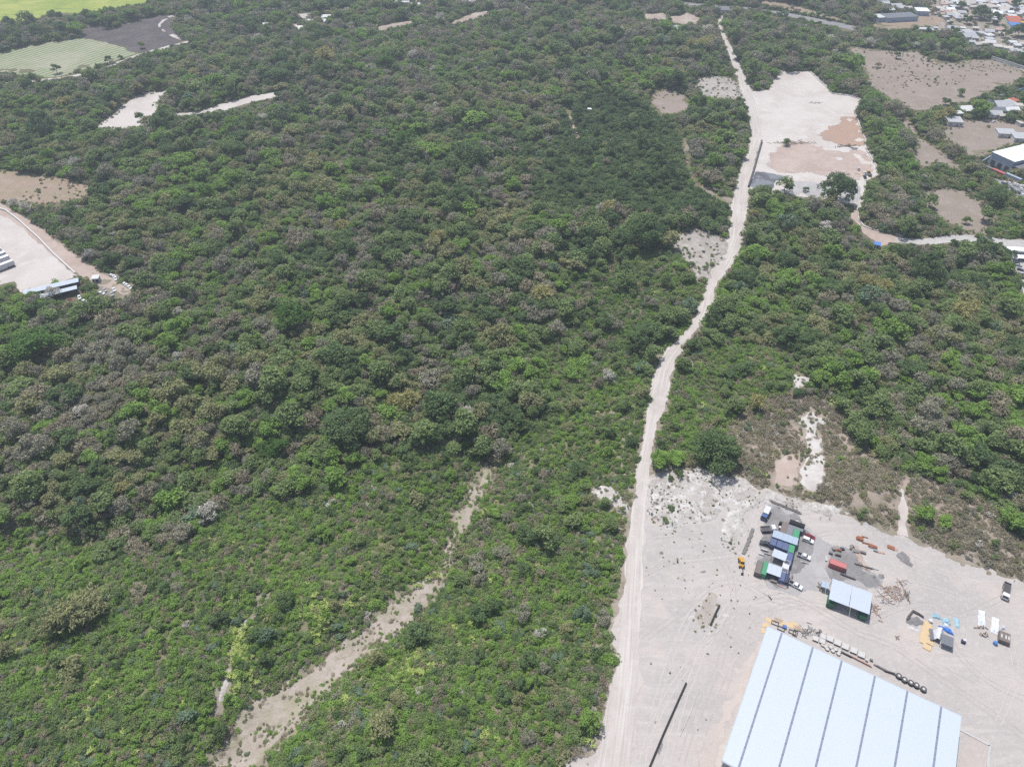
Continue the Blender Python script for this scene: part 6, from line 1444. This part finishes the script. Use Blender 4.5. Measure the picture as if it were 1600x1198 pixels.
sh.append(shrubs(2.3, lambda x, y: in_scrub(x, y) & ~inside(x, y, P_['FORELAND']) & ~bare(x, y) & (rng.random(x.shape) < .75), lambda x, y, u, v: {'mat': .5 + fbm(x / 12, y / 12, 27, 2), 'drymat': np.clip(fbm(x / 18, y / 18, 28, 2) - .42, 0, 1) * 4, 'fresh': np.full(x.shape, .3)}, .35, .7))
def underw(x, y, u, v):
    g = fbm(x / 20, y / 20, 25, 2); d = fbm(x / 40, y / 40, 26, 2)
    pl = inside(x, y, P_['PLANT'])
    return {'mid': .8 + g, 'fresh': np.clip(g - .5, 0, 1) * 3 * ~pl, 'olive': .5 - .4 * pl, 'dark': .5 + 4 * pl, 'dry': .3 + np.clip(d - .45, 0, 1) * 6, 'mat': np.full(x.shape, .4), 'drymat': np.full(x.shape, .3), 'rosette': np.full(x.shape, .03)}
town = lambda x, y: inside(x, y, P_['TOWN'])
sh.append(shrubs(3.1, lambda x, y: ~in_scrub(x, y) & ~bare(x, y) & ~(town(x, y) & (rng.random(x.shape) < .93)), underw, .6, 1.7))
# fringe along the roads and round the clearings
def fringe(x, y):
    m = np.zeros(x.shape, bool)
    for k in ('ROAD', 'DEPOTROAD', 'GULLY', 'STREAM', 'TRACKR', 'PATH1'):
        d = dist_line(x, y, np.concatenate([R_[k], R_[k][:1]])); m |= (d < 4.5)
    for k in ('YARD', 'PAD', 'CLEAR1', 'FIELD', 'PASTURE', 'SCAR1', 'WHITE1', 'WHITE2', 'ROCKS1', 'ERODED2', 'MEADOW1', 'LOT', 'CUT', 'GLADE'):
        d = dist_line(x, y, np.concatenate([P_[k], P_[k][:1]])); m |= (d < 5)
    for k in R_: m &= ~inside(x, y, R_[k])
    for k in ('DEPOT', 'CROP', 'PAD', 'YARD'): m &= ~inside(x, y, P_[k])
    return m & (rng.random(x.shape) < np.clip((fbm(x / 8, y / 8, 61, 2) - .3) * 2.2, .1, .9))
sh.append(shrubs(2.6, lambda x, y: fringe(x, y) & ~inside(x, y, P_['YARD']) & ~inside(x, y, P_['PAD']), lambda x, y, u, v: {'mid': np.full(x.shape, .8), 'olive': np.full(x.shape, .8), 'dry': np.full(x.shape, 1.), 'drymat': np.full(x.shape, .8), 'fresh': np.full(x.shape, .2)}, .25, .7))
# tufts in the brown fields and on the rocky ground
def sparse(x, y):
    m = np.zeros(x.shape, bool)
    for k in SPARSE: m |= inside(x, y, P_[k])
    m &= rng.random(x.shape) < np.clip((fbm(x / 34, y / 34, 35, 3) - .47) * 1.6, .012, .4)
    r_ = np.zeros(x.shape, bool)
    for k in ('ROCKS1', 'SCAR1', 'PINK', 'ERODED2'): r_ |= inside(x, y, P_[k])
    r_ &= rng.random(x.shape) < .35
    g_ = (x > 1e6) & inside(x, y, R_['GULLY']) & (rng.random(x.shape) < np.clip((fbm(x / 9, y / 9, 44, 2) - .42) * 2.5, .05, .6))
    return m | r_ | g_
sh.append(shrubs(4.2, sparse, lambda x, y, u, v: {'mid': np.full(x.shape, .5), 'olive': np.full(x.shape, .8), 'dark': np.full(x.shape, .4), 'dry': np.full(x.shape, 1.), 'drymat': np.full(x.shape, 1.2)}, .3, .8))
sh.append(shrubs(1.8, lambda x, y: inside(x, y, R_['GULLY']) & (rng.random(x.shape) < np.clip((fbm(x / 9, y / 9, 44, 3) - .45) * 4.5, .015, .85)), lambda x, y, u, v: {'olive': np.full(x.shape, 1.), 'drymat': np.full(x.shape, 1.), 'dry': np.full(x.shape, .5), 'mat': np.full(x.shape, .5), 'fresh': np.full(x.shape, .25), 'blue': np.full(x.shape, .15)}, .16, .5))
sh.append(shrubs(1.7, lambda x, y: inside(x, y, R_['GULLY']) & (dist_line(x, y, np.concatenate([R_['GULLY'], R_['GULLY'][:1]])) < 1.2 + 3.2 * fbm(x / 10, y / 10, 49, 2)) & (rng.random(x.shape) < .6), lambda x, y, u, v: {'olive': np.full(x.shape, 1.), 'mat': np.full(x.shape, 1.), 'drymat': np.full(x.shape, .8), 'fresh': np.full(x.shape, .5), 'mid': np.full(x.shape, .5)}, .25, .6))
# weeds on the eroded bank and the weedy strips of the yard
WEEDS = [ERODED, [(1126, 850), (1135, 815), (1150, 800), (1165, 830), (1150, 865), (1138, 860)], [(1088, 935), (1108, 922), (1128, 930), (1118, 985), (1085, 1010), (1080, 990)], [(1015, 780), (1045, 775), (1056, 800), (1040, 820), (1018, 810)],
         [(1030, 850), (1065, 845), (1070, 870), (1055, 885), (1035, 875)], [(1180, 765), (1310, 792), (1300, 806), (1200, 792)]]
WW = [poly_px(q) for q in WEEDS]
def weedy(x, y):
    m = np.zeros(x.shape, bool)
    for q in WW: m |= inside(x, y, q)
    return m & (rng.random(x.shape) < np.clip((fbm(x / 9, y / 9, 36, 2) - .4) * 2.6, .03, .8)) & ~inside(x, y, R_['ROAD'])
sh.append(shrubs(1.7, weedy, lambda x, y, u, v: {'olive': np.full(x.shape, .9), 'dry': np.full(x.shape, 1.3), 'drymat': np.full(x.shape, 1.3), 'dark': np.full(x.shape, .35), 'mid': np.full(x.shape, .3)}, .12, .34))
sh.append(shrubs(3.4, lambda x, y: inside(x, y, P_['YARD']) & (x < 95) & ~inside(x, y, R_['ROAD']) & (rng.random(x.shape) < np.clip((fbm(x / 14, y / 14, 45, 3) - .42) * 2.2, .03, .6)), lambda x, y, u, v: {'olive': np.full(x.shape, .9), 'drymat': np.full(x.shape, 1.)}, .1, .26))
SHRUBS = [np.concatenate([s[i] for s in sh]) for i in range(4)]
SHRUBS[3] = SHRUBS[3].astype(int)
BIGSHRUB = [(1060, 745, 4.5, 'dark'), (1046, 750, 3.5, 'dark'), (1048, 797, 3.6, 'dark'), (1040, 815, 2.6, 'mid'), (912, 820, 6, 'fresh'), (1260, 604, 4, 'fresh'), (560, 1085, 5, 'blue'), (700, 1020, 5, 'mid'),
            (655, 955, 5, 'blue'), (530, 978, 4, 'blue'), (290, 1125, 6, 'blue'), (372, 972, 5, 'blue'), (845, 995, 5, 'pale'), (570, 1180, 5, 'dark'), (535, 1178, 5, 'dark')]
ROS = [(372, 1005, 16, 40, 60), (385, 1050, 18, 30, 30), (492, 962, 22, 22, 34), (505, 990, 14, 12, 12), (650, 1035, 34, 20, 48), (610, 1060, 20, 18, 10), (535, 1095, 8, 16, 8), (660, 905, 30, 14, 8), (745, 800, 24, 8, 8), (760, 1135, 14, 14, 6), (320, 870, 60, 40, 14), (180, 1100, 60, 60, 12), (70, 960, 40, 40, 10), (420, 900, 50, 30, 14), (560, 940, 20, 10, 8), (700, 1000, 60, 40, 12), (820, 900, 60, 50, 8)]
for cu, cv, ru, rv, n_ in ROS:
    for _ in range(n_):
        q = G(cu + rng.normal() * ru * .6, cv + rng.normal() * rv * .6)
        for a, b in zip(range(4), (q.x, q.y, rng.uniform(.75, 1.35), S['rosette'][int(rng.random() * 2)])): SHRUBS[a] = np.append(SHRUBS[a], b)
for uu, vv, wd, k in BIGSHRUB:
    q = G(uu, vv); pi = S[k][0]
    for a, b in zip(range(4), (q.x, q.y, wd / 2 / PROTO[pi]['rad'], pi)): SHRUBS[a] = np.append(SHRUBS[a], b)
SHRUBS[3] = SHRUBS[3].astype(int)

# ------------------------------------------------------------------ plants: the ones that show largest are objects of their own, the rest one mass
def nearest_place(u, v):
    if u < 330 and 480 < v < 860: return 'in the grey woodland below the depot'
    if v < 130 and u < 320: return 'beside the crop fields'
    if v < 130: return 'in the distant woods'
    if u > 1360 and v < 420: return 'near the brown field'
    if u > 1010 and v < 300: return 'by the upper dirt road'
    if u > 1010 and v < 420: return 'below the levelled plot'
    if u > 1330: return 'on the wooded slope above the brush'
    if u > 1030: return 'on the slope above the yard'
    if v > 760 and u < 700 - (v - 760) * .9: return 'in scrub by the stream bed'
    if v > 690: return 'on the ridge above the gully'
    if u > 780: return 'in woods beside the dirt road'
    if v < 420 and u < 450: return 'in the woods beyond the depot'
    if v < 420: return 'in the upper woodland'
    if u < 560: return 'in the middle woodland towards the depot'
    return 'in the middle of the woodland'
NAMES = {'mid': ('broadleaf_tree', 'rounded mid green tree', 'tree'), 'fresh': ('broadleaf_tree', 'fresh green leafy tree', 'tree'), 'olive': ('broadleaf_tree', 'olive green thin leaved tree', 'tree'),
         'dark': ('broadleaf_tree', 'dark green dense tree', 'tree'), 'blue': ('broadleaf_tree', 'bluish green tree', 'tree'), 'dry': ('dry_tree', 'leafless grey twiggy tree', 'tree'), 'drybrown': ('dry_tree', 'leafless brown twiggy tree', 'tree'),
         'pale': ('dry_tree', 'pale bare branched tree', 'tree'), 'umbrella': ('umbrella_tree', 'flat topped spreading tree', 'tree'), 'giant': ('giant_tree', 'very large dark spreading tree', 'tree'),
         'giantfresh': ('giant_tree', 'very large rich green tree', 'tree'), 'bamboo': ('bamboo_clump', 'arching bamboo clump', 'bamboo')}
SNAMES = {'mid': 'mid green bush', 'fresh': 'fresh green bush', 'olive': 'olive green bush', 'dark': 'dark green bush', 'dry': 'dry grey brown bush', 'blue': 'bluish green bush', 'mat': 'low spreading green bush', 'drymat': 'low spreading brown bush', 'pale': 'pale bare twiggy bush', 'rosette': 'lime green spiky leaved plant'}
KEY = {}
for k, l in T.items():
    for i in l: KEY[i] = k
SKEY = {}
for k, l in S.items():
    for i in l: SKEY[i] = k

SHORT = {'mid': 'mid green', 'fresh': 'fresh green', 'olive': 'olive', 'dark': 'dark green', 'blue': 'bluish', 'dry': 'bare grey', 'drybrown': 'bare brown', 'pale': 'pale bare', 'umbrella': 'flat topped', 'giant': 'giant', 'giantfresh': 'giant', 'bamboo': 'bamboo'}
BUILT = []
def plant_objects(data, sel, shrub):
    for j in sel:
        xx, yy, s, pi = float(data[0][j]), float(data[1][j]), float(data[2][j]), int(data[3][j])
        P = PROTO[pi]; zz = float(surf(np.array([xx]), np.array([yy]))[0]) if shrub else float(h(xx, yy))
        uu, vv, _ = project(xx, yy, zz)
        if shrub:
            k = SKEY[pi]; nm = 'spiky_plant' if k == 'rosette' else 'shrub'; lab, cat = SNAMES[k], 'plant' if k == 'rosette' else 'shrub'
        else: nm, lab, cat = NAMES[KEY[pi]]
        k_big = (not shrub) and KEY[pi].startswith(('giant', 'bamboo'))
        o = empty(nm, (xx, yy, zz), rng.uniform(0, 6.28), (s * rng.uniform(.92, 1.15), s * rng.uniform(.92, 1.15), s * (rng.uniform(.88, 1.12) if shrub or k_big else rng.uniform(.78, 1.0))))
        k = SKEY[pi] if shrub else KEY[pi]
        big = '' if shrub and k == 'rosette' or k.startswith('giant') else ('large ' if s > (1.05 if shrub else 1.25) else 'small ' if s < (.85 if shrub else .9) else '')
        near = ''
        if len(BUILT):
            a = np.array([(q[0], q[1]) for q in BUILT]); dd = np.hypot(a[:, 0] - xx, a[:, 1] - yy); dd[[q[2] == k for q in BUILT]] = 1e9; n_ = int(np.argmin(dd))
            if dd[n_] < 9: near = ' beside a %s %s' % (SHORT[BUILT[n_][2]], 'clump' if BUILT[n_][2] == 'bamboo' else 'tree')
        if not shrub: BUILT.append((xx, yy, k))
        lab = big + lab + near + ' ' + nearest_place(uu, vv)
        lab = lab.replace(' a olive', ' an olive')
        if len(lab.split()) > 16: lab = lab.replace(near, '')
        prop(o, lab, cat, lab)
        link(bpy.data.objects.new(P['crown'].name.split('.')[0], P['crown']), o)
        link(bpy.data.objects.new(P['trunk'].name.split('.')[0], P['trunk']), o)

def choose(data, n, kinds, must=None):
    x, y, s, pi = data[:4]
    uu, vv, dep = project(x, y, h(x, y))
    inframe = (uu > 4) & (uu < 1596) & (vv > 4) & (vv < 1194)
    show = s * np.array([PROTO[i]['rad'] * PROTO[i]['hgt'] ** .5 for i in pi]) / dep
    show = np.where(inframe & np.isin(pi, kinds), show, -1)
    if must is not None: show = np.where(must, show + 10 * (show > 0), show)
    o = np.argsort(-show)[:n]
    return o[show[o] > 0]

def allof(d, *ks): return [i for k in ks for i in d[k]]
selA = choose(TREES, 300, allof(T, 'mid', 'fresh', 'olive', 'dark', 'blue', 'umbrella', 'giant', 'giantfresh'), TREES[4] > 0)
selB = choose(TREES, 240, allof(T, 'dry', 'drybrown', 'pale'), TREES[4] > 0)
selC = choose(TREES, 60, allof(T, 'bamboo'), TREES[4] > 0)
selD = choose(SHRUBS, 260, [i for k, l in S.items() if k != 'rosette' for i in l])
selE = choose(SHRUBS, 200, S['rosette'])
for s_ in (selA, selB, selC): plant_objects(TREES, s_, False)
for s_ in (selD, selE): plant_objects(SHRUBS, s_, True)

def join_mesh(name, a, b):
    bm = bmesh.new(); bm.from_mesh(a); n = len(bm.faces); bm.from_mesh(b)
    bm.faces.ensure_lookup_table()
    for i, f in enumerate(bm.faces): f.material_index = 0 if i < n else 1
    me = bpy.data.meshes.new(name); bm.to_mesh(me); bm.free()
    me.materials.append(a.materials[0]); me.materials.append(b.materials[0])
    return me
def scatter(name, label, data, used, keys):
    m = np.ones(len(data[0]), bool); m[used] = False
    m &= np.isin(data[3], keys)
    x, y, s, pi = (np.asarray(q)[m] for q in data[:4])
    order = sorted(keys); remap = {k: i for i, k in enumerate(order)}
    coll = bpy.data.collections.new(name + '_kinds')
    for i, k in enumerate(order):
        coll.objects.link(bpy.data.objects.new('%s_kind_%02d' % (name, i), join_mesh(name, PROTO[k]['crown'], PROTO[k]['trunk'])))
    z = surf(x, y) if name == 'undergrowth' else h(x, y); n = len(x)
    me = bpy.data.meshes.new(name); me.vertices.add(n); me.vertices.foreach_set('co', np.stack([x, y, z], 1).astype(np.float32).ravel())
    a = me.attributes.new('pick', 'INT', 'POINT'); a.data.foreach_set('value', np.array([remap[int(k)] for k in pi], np.int32))
    rt = np.stack([rng.normal(0, .13, n), rng.normal(0, .13, n), rng.uniform(0, 6.28, n)], 1)
    a = me.attributes.new('turn', 'FLOAT_VECTOR', 'POINT'); a.data.foreach_set('vector', rt.astype(np.float32).ravel())
    sc = s[:, None] * np.exp(rng.normal(0, .17, (n, 3))) * (np.array([1.1, 1.1, .88]) if name == 'forest' else np.array([1.08, 1.08, .9]))
    a = me.attributes.new('size', 'FLOAT_VECTOR', 'POINT'); a.data.foreach_set('vector', sc.astype(np.float32).ravel())
    ng = bpy.data.node_groups.new(name, 'GeometryNodeTree')
    ng.interface.new_socket('Geometry', in_out='INPUT', socket_type='NodeSocketGeometry'); ng.interface.new_socket('Geometry', in_out='OUTPUT', socket_type='NodeSocketGeometry')
    gi = ng.nodes.new('NodeGroupInput'); go = ng.nodes.new('NodeGroupOutput'); ip = ng.nodes.new('GeometryNodeInstanceOnPoints'); ci = ng.nodes.new('GeometryNodeCollectionInfo')
    ci.inputs['Collection'].default_value = coll; ci.inputs['Separate Children'].default_value = True; ci.inputs['Reset Children'].default_value = True
    ip.inputs['Pick Instance'].default_value = True
    def attr(nm, t):
        q = ng.nodes.new('GeometryNodeInputNamedAttribute'); q.data_type = t; q.inputs['Name'].default_value = nm
        return next(o for o in q.outputs if o.enabled)
    L = ng.links.new
    L(gi.outputs[0], ip.inputs['Points']); L(ci.outputs[0], ip.inputs['Instance'])
    L(attr('pick', 'INT'), ip.inputs['Instance Index']); L(attr('turn', 'FLOAT_VECTOR'), ip.inputs['Rotation']); L(attr('size', 'FLOAT_VECTOR'), ip.inputs['Scale'])
    L(ip.outputs[0], go.inputs[0])
    o = link(bpy.data.objects.new(name, me)); md = o.modifiers.new('scatter', 'NODES'); md.node_group = ng
    return prop(o, label, kind='stuff')
scatter('forest', 'mixed woodland of green and leafless grey brown trees covering the land', TREES, np.concatenate([selA, selB, selC]), sorted(set(int(i) for i in TREES[3])))
scatter('undergrowth', 'bushes, creepers and tufts filling the ground between the trees', SHRUBS, np.concatenate([selD, selE]), sorted(set(int(i) for i in SHRUBS[3])))
print('trees', len(TREES[0]), 'shrubs', len(SHRUBS[0]))


# ------------------------------------------------------------------ the air
def haze():
    m = bpy.data.materials.new('thin_haze'); m.use_nodes = True; nt = m.node_tree; nt.nodes.clear()
    pv = N(nt, 'ShaderNodeVolumePrincipled'); pv.inputs['Color'].default_value = (.80, .87, .95, 1); pv.inputs['Density'].default_value = HAZE; pv.inputs['Anisotropy'].default_value = .25
    o = N(nt, 'ShaderNodeOutputMaterial'); nt.links.new(pv.outputs[0], o.inputs['Volume'])
    b = MB(); b.box((0, 1000, 118), (6400, 4400, 278)); me = b.mesh('haze', m)
    prop(link(bpy.data.objects.new('haze', me)), 'thin pale haze in the air over the whole valley', kind='stuff')
HAZE = .00024
haze()
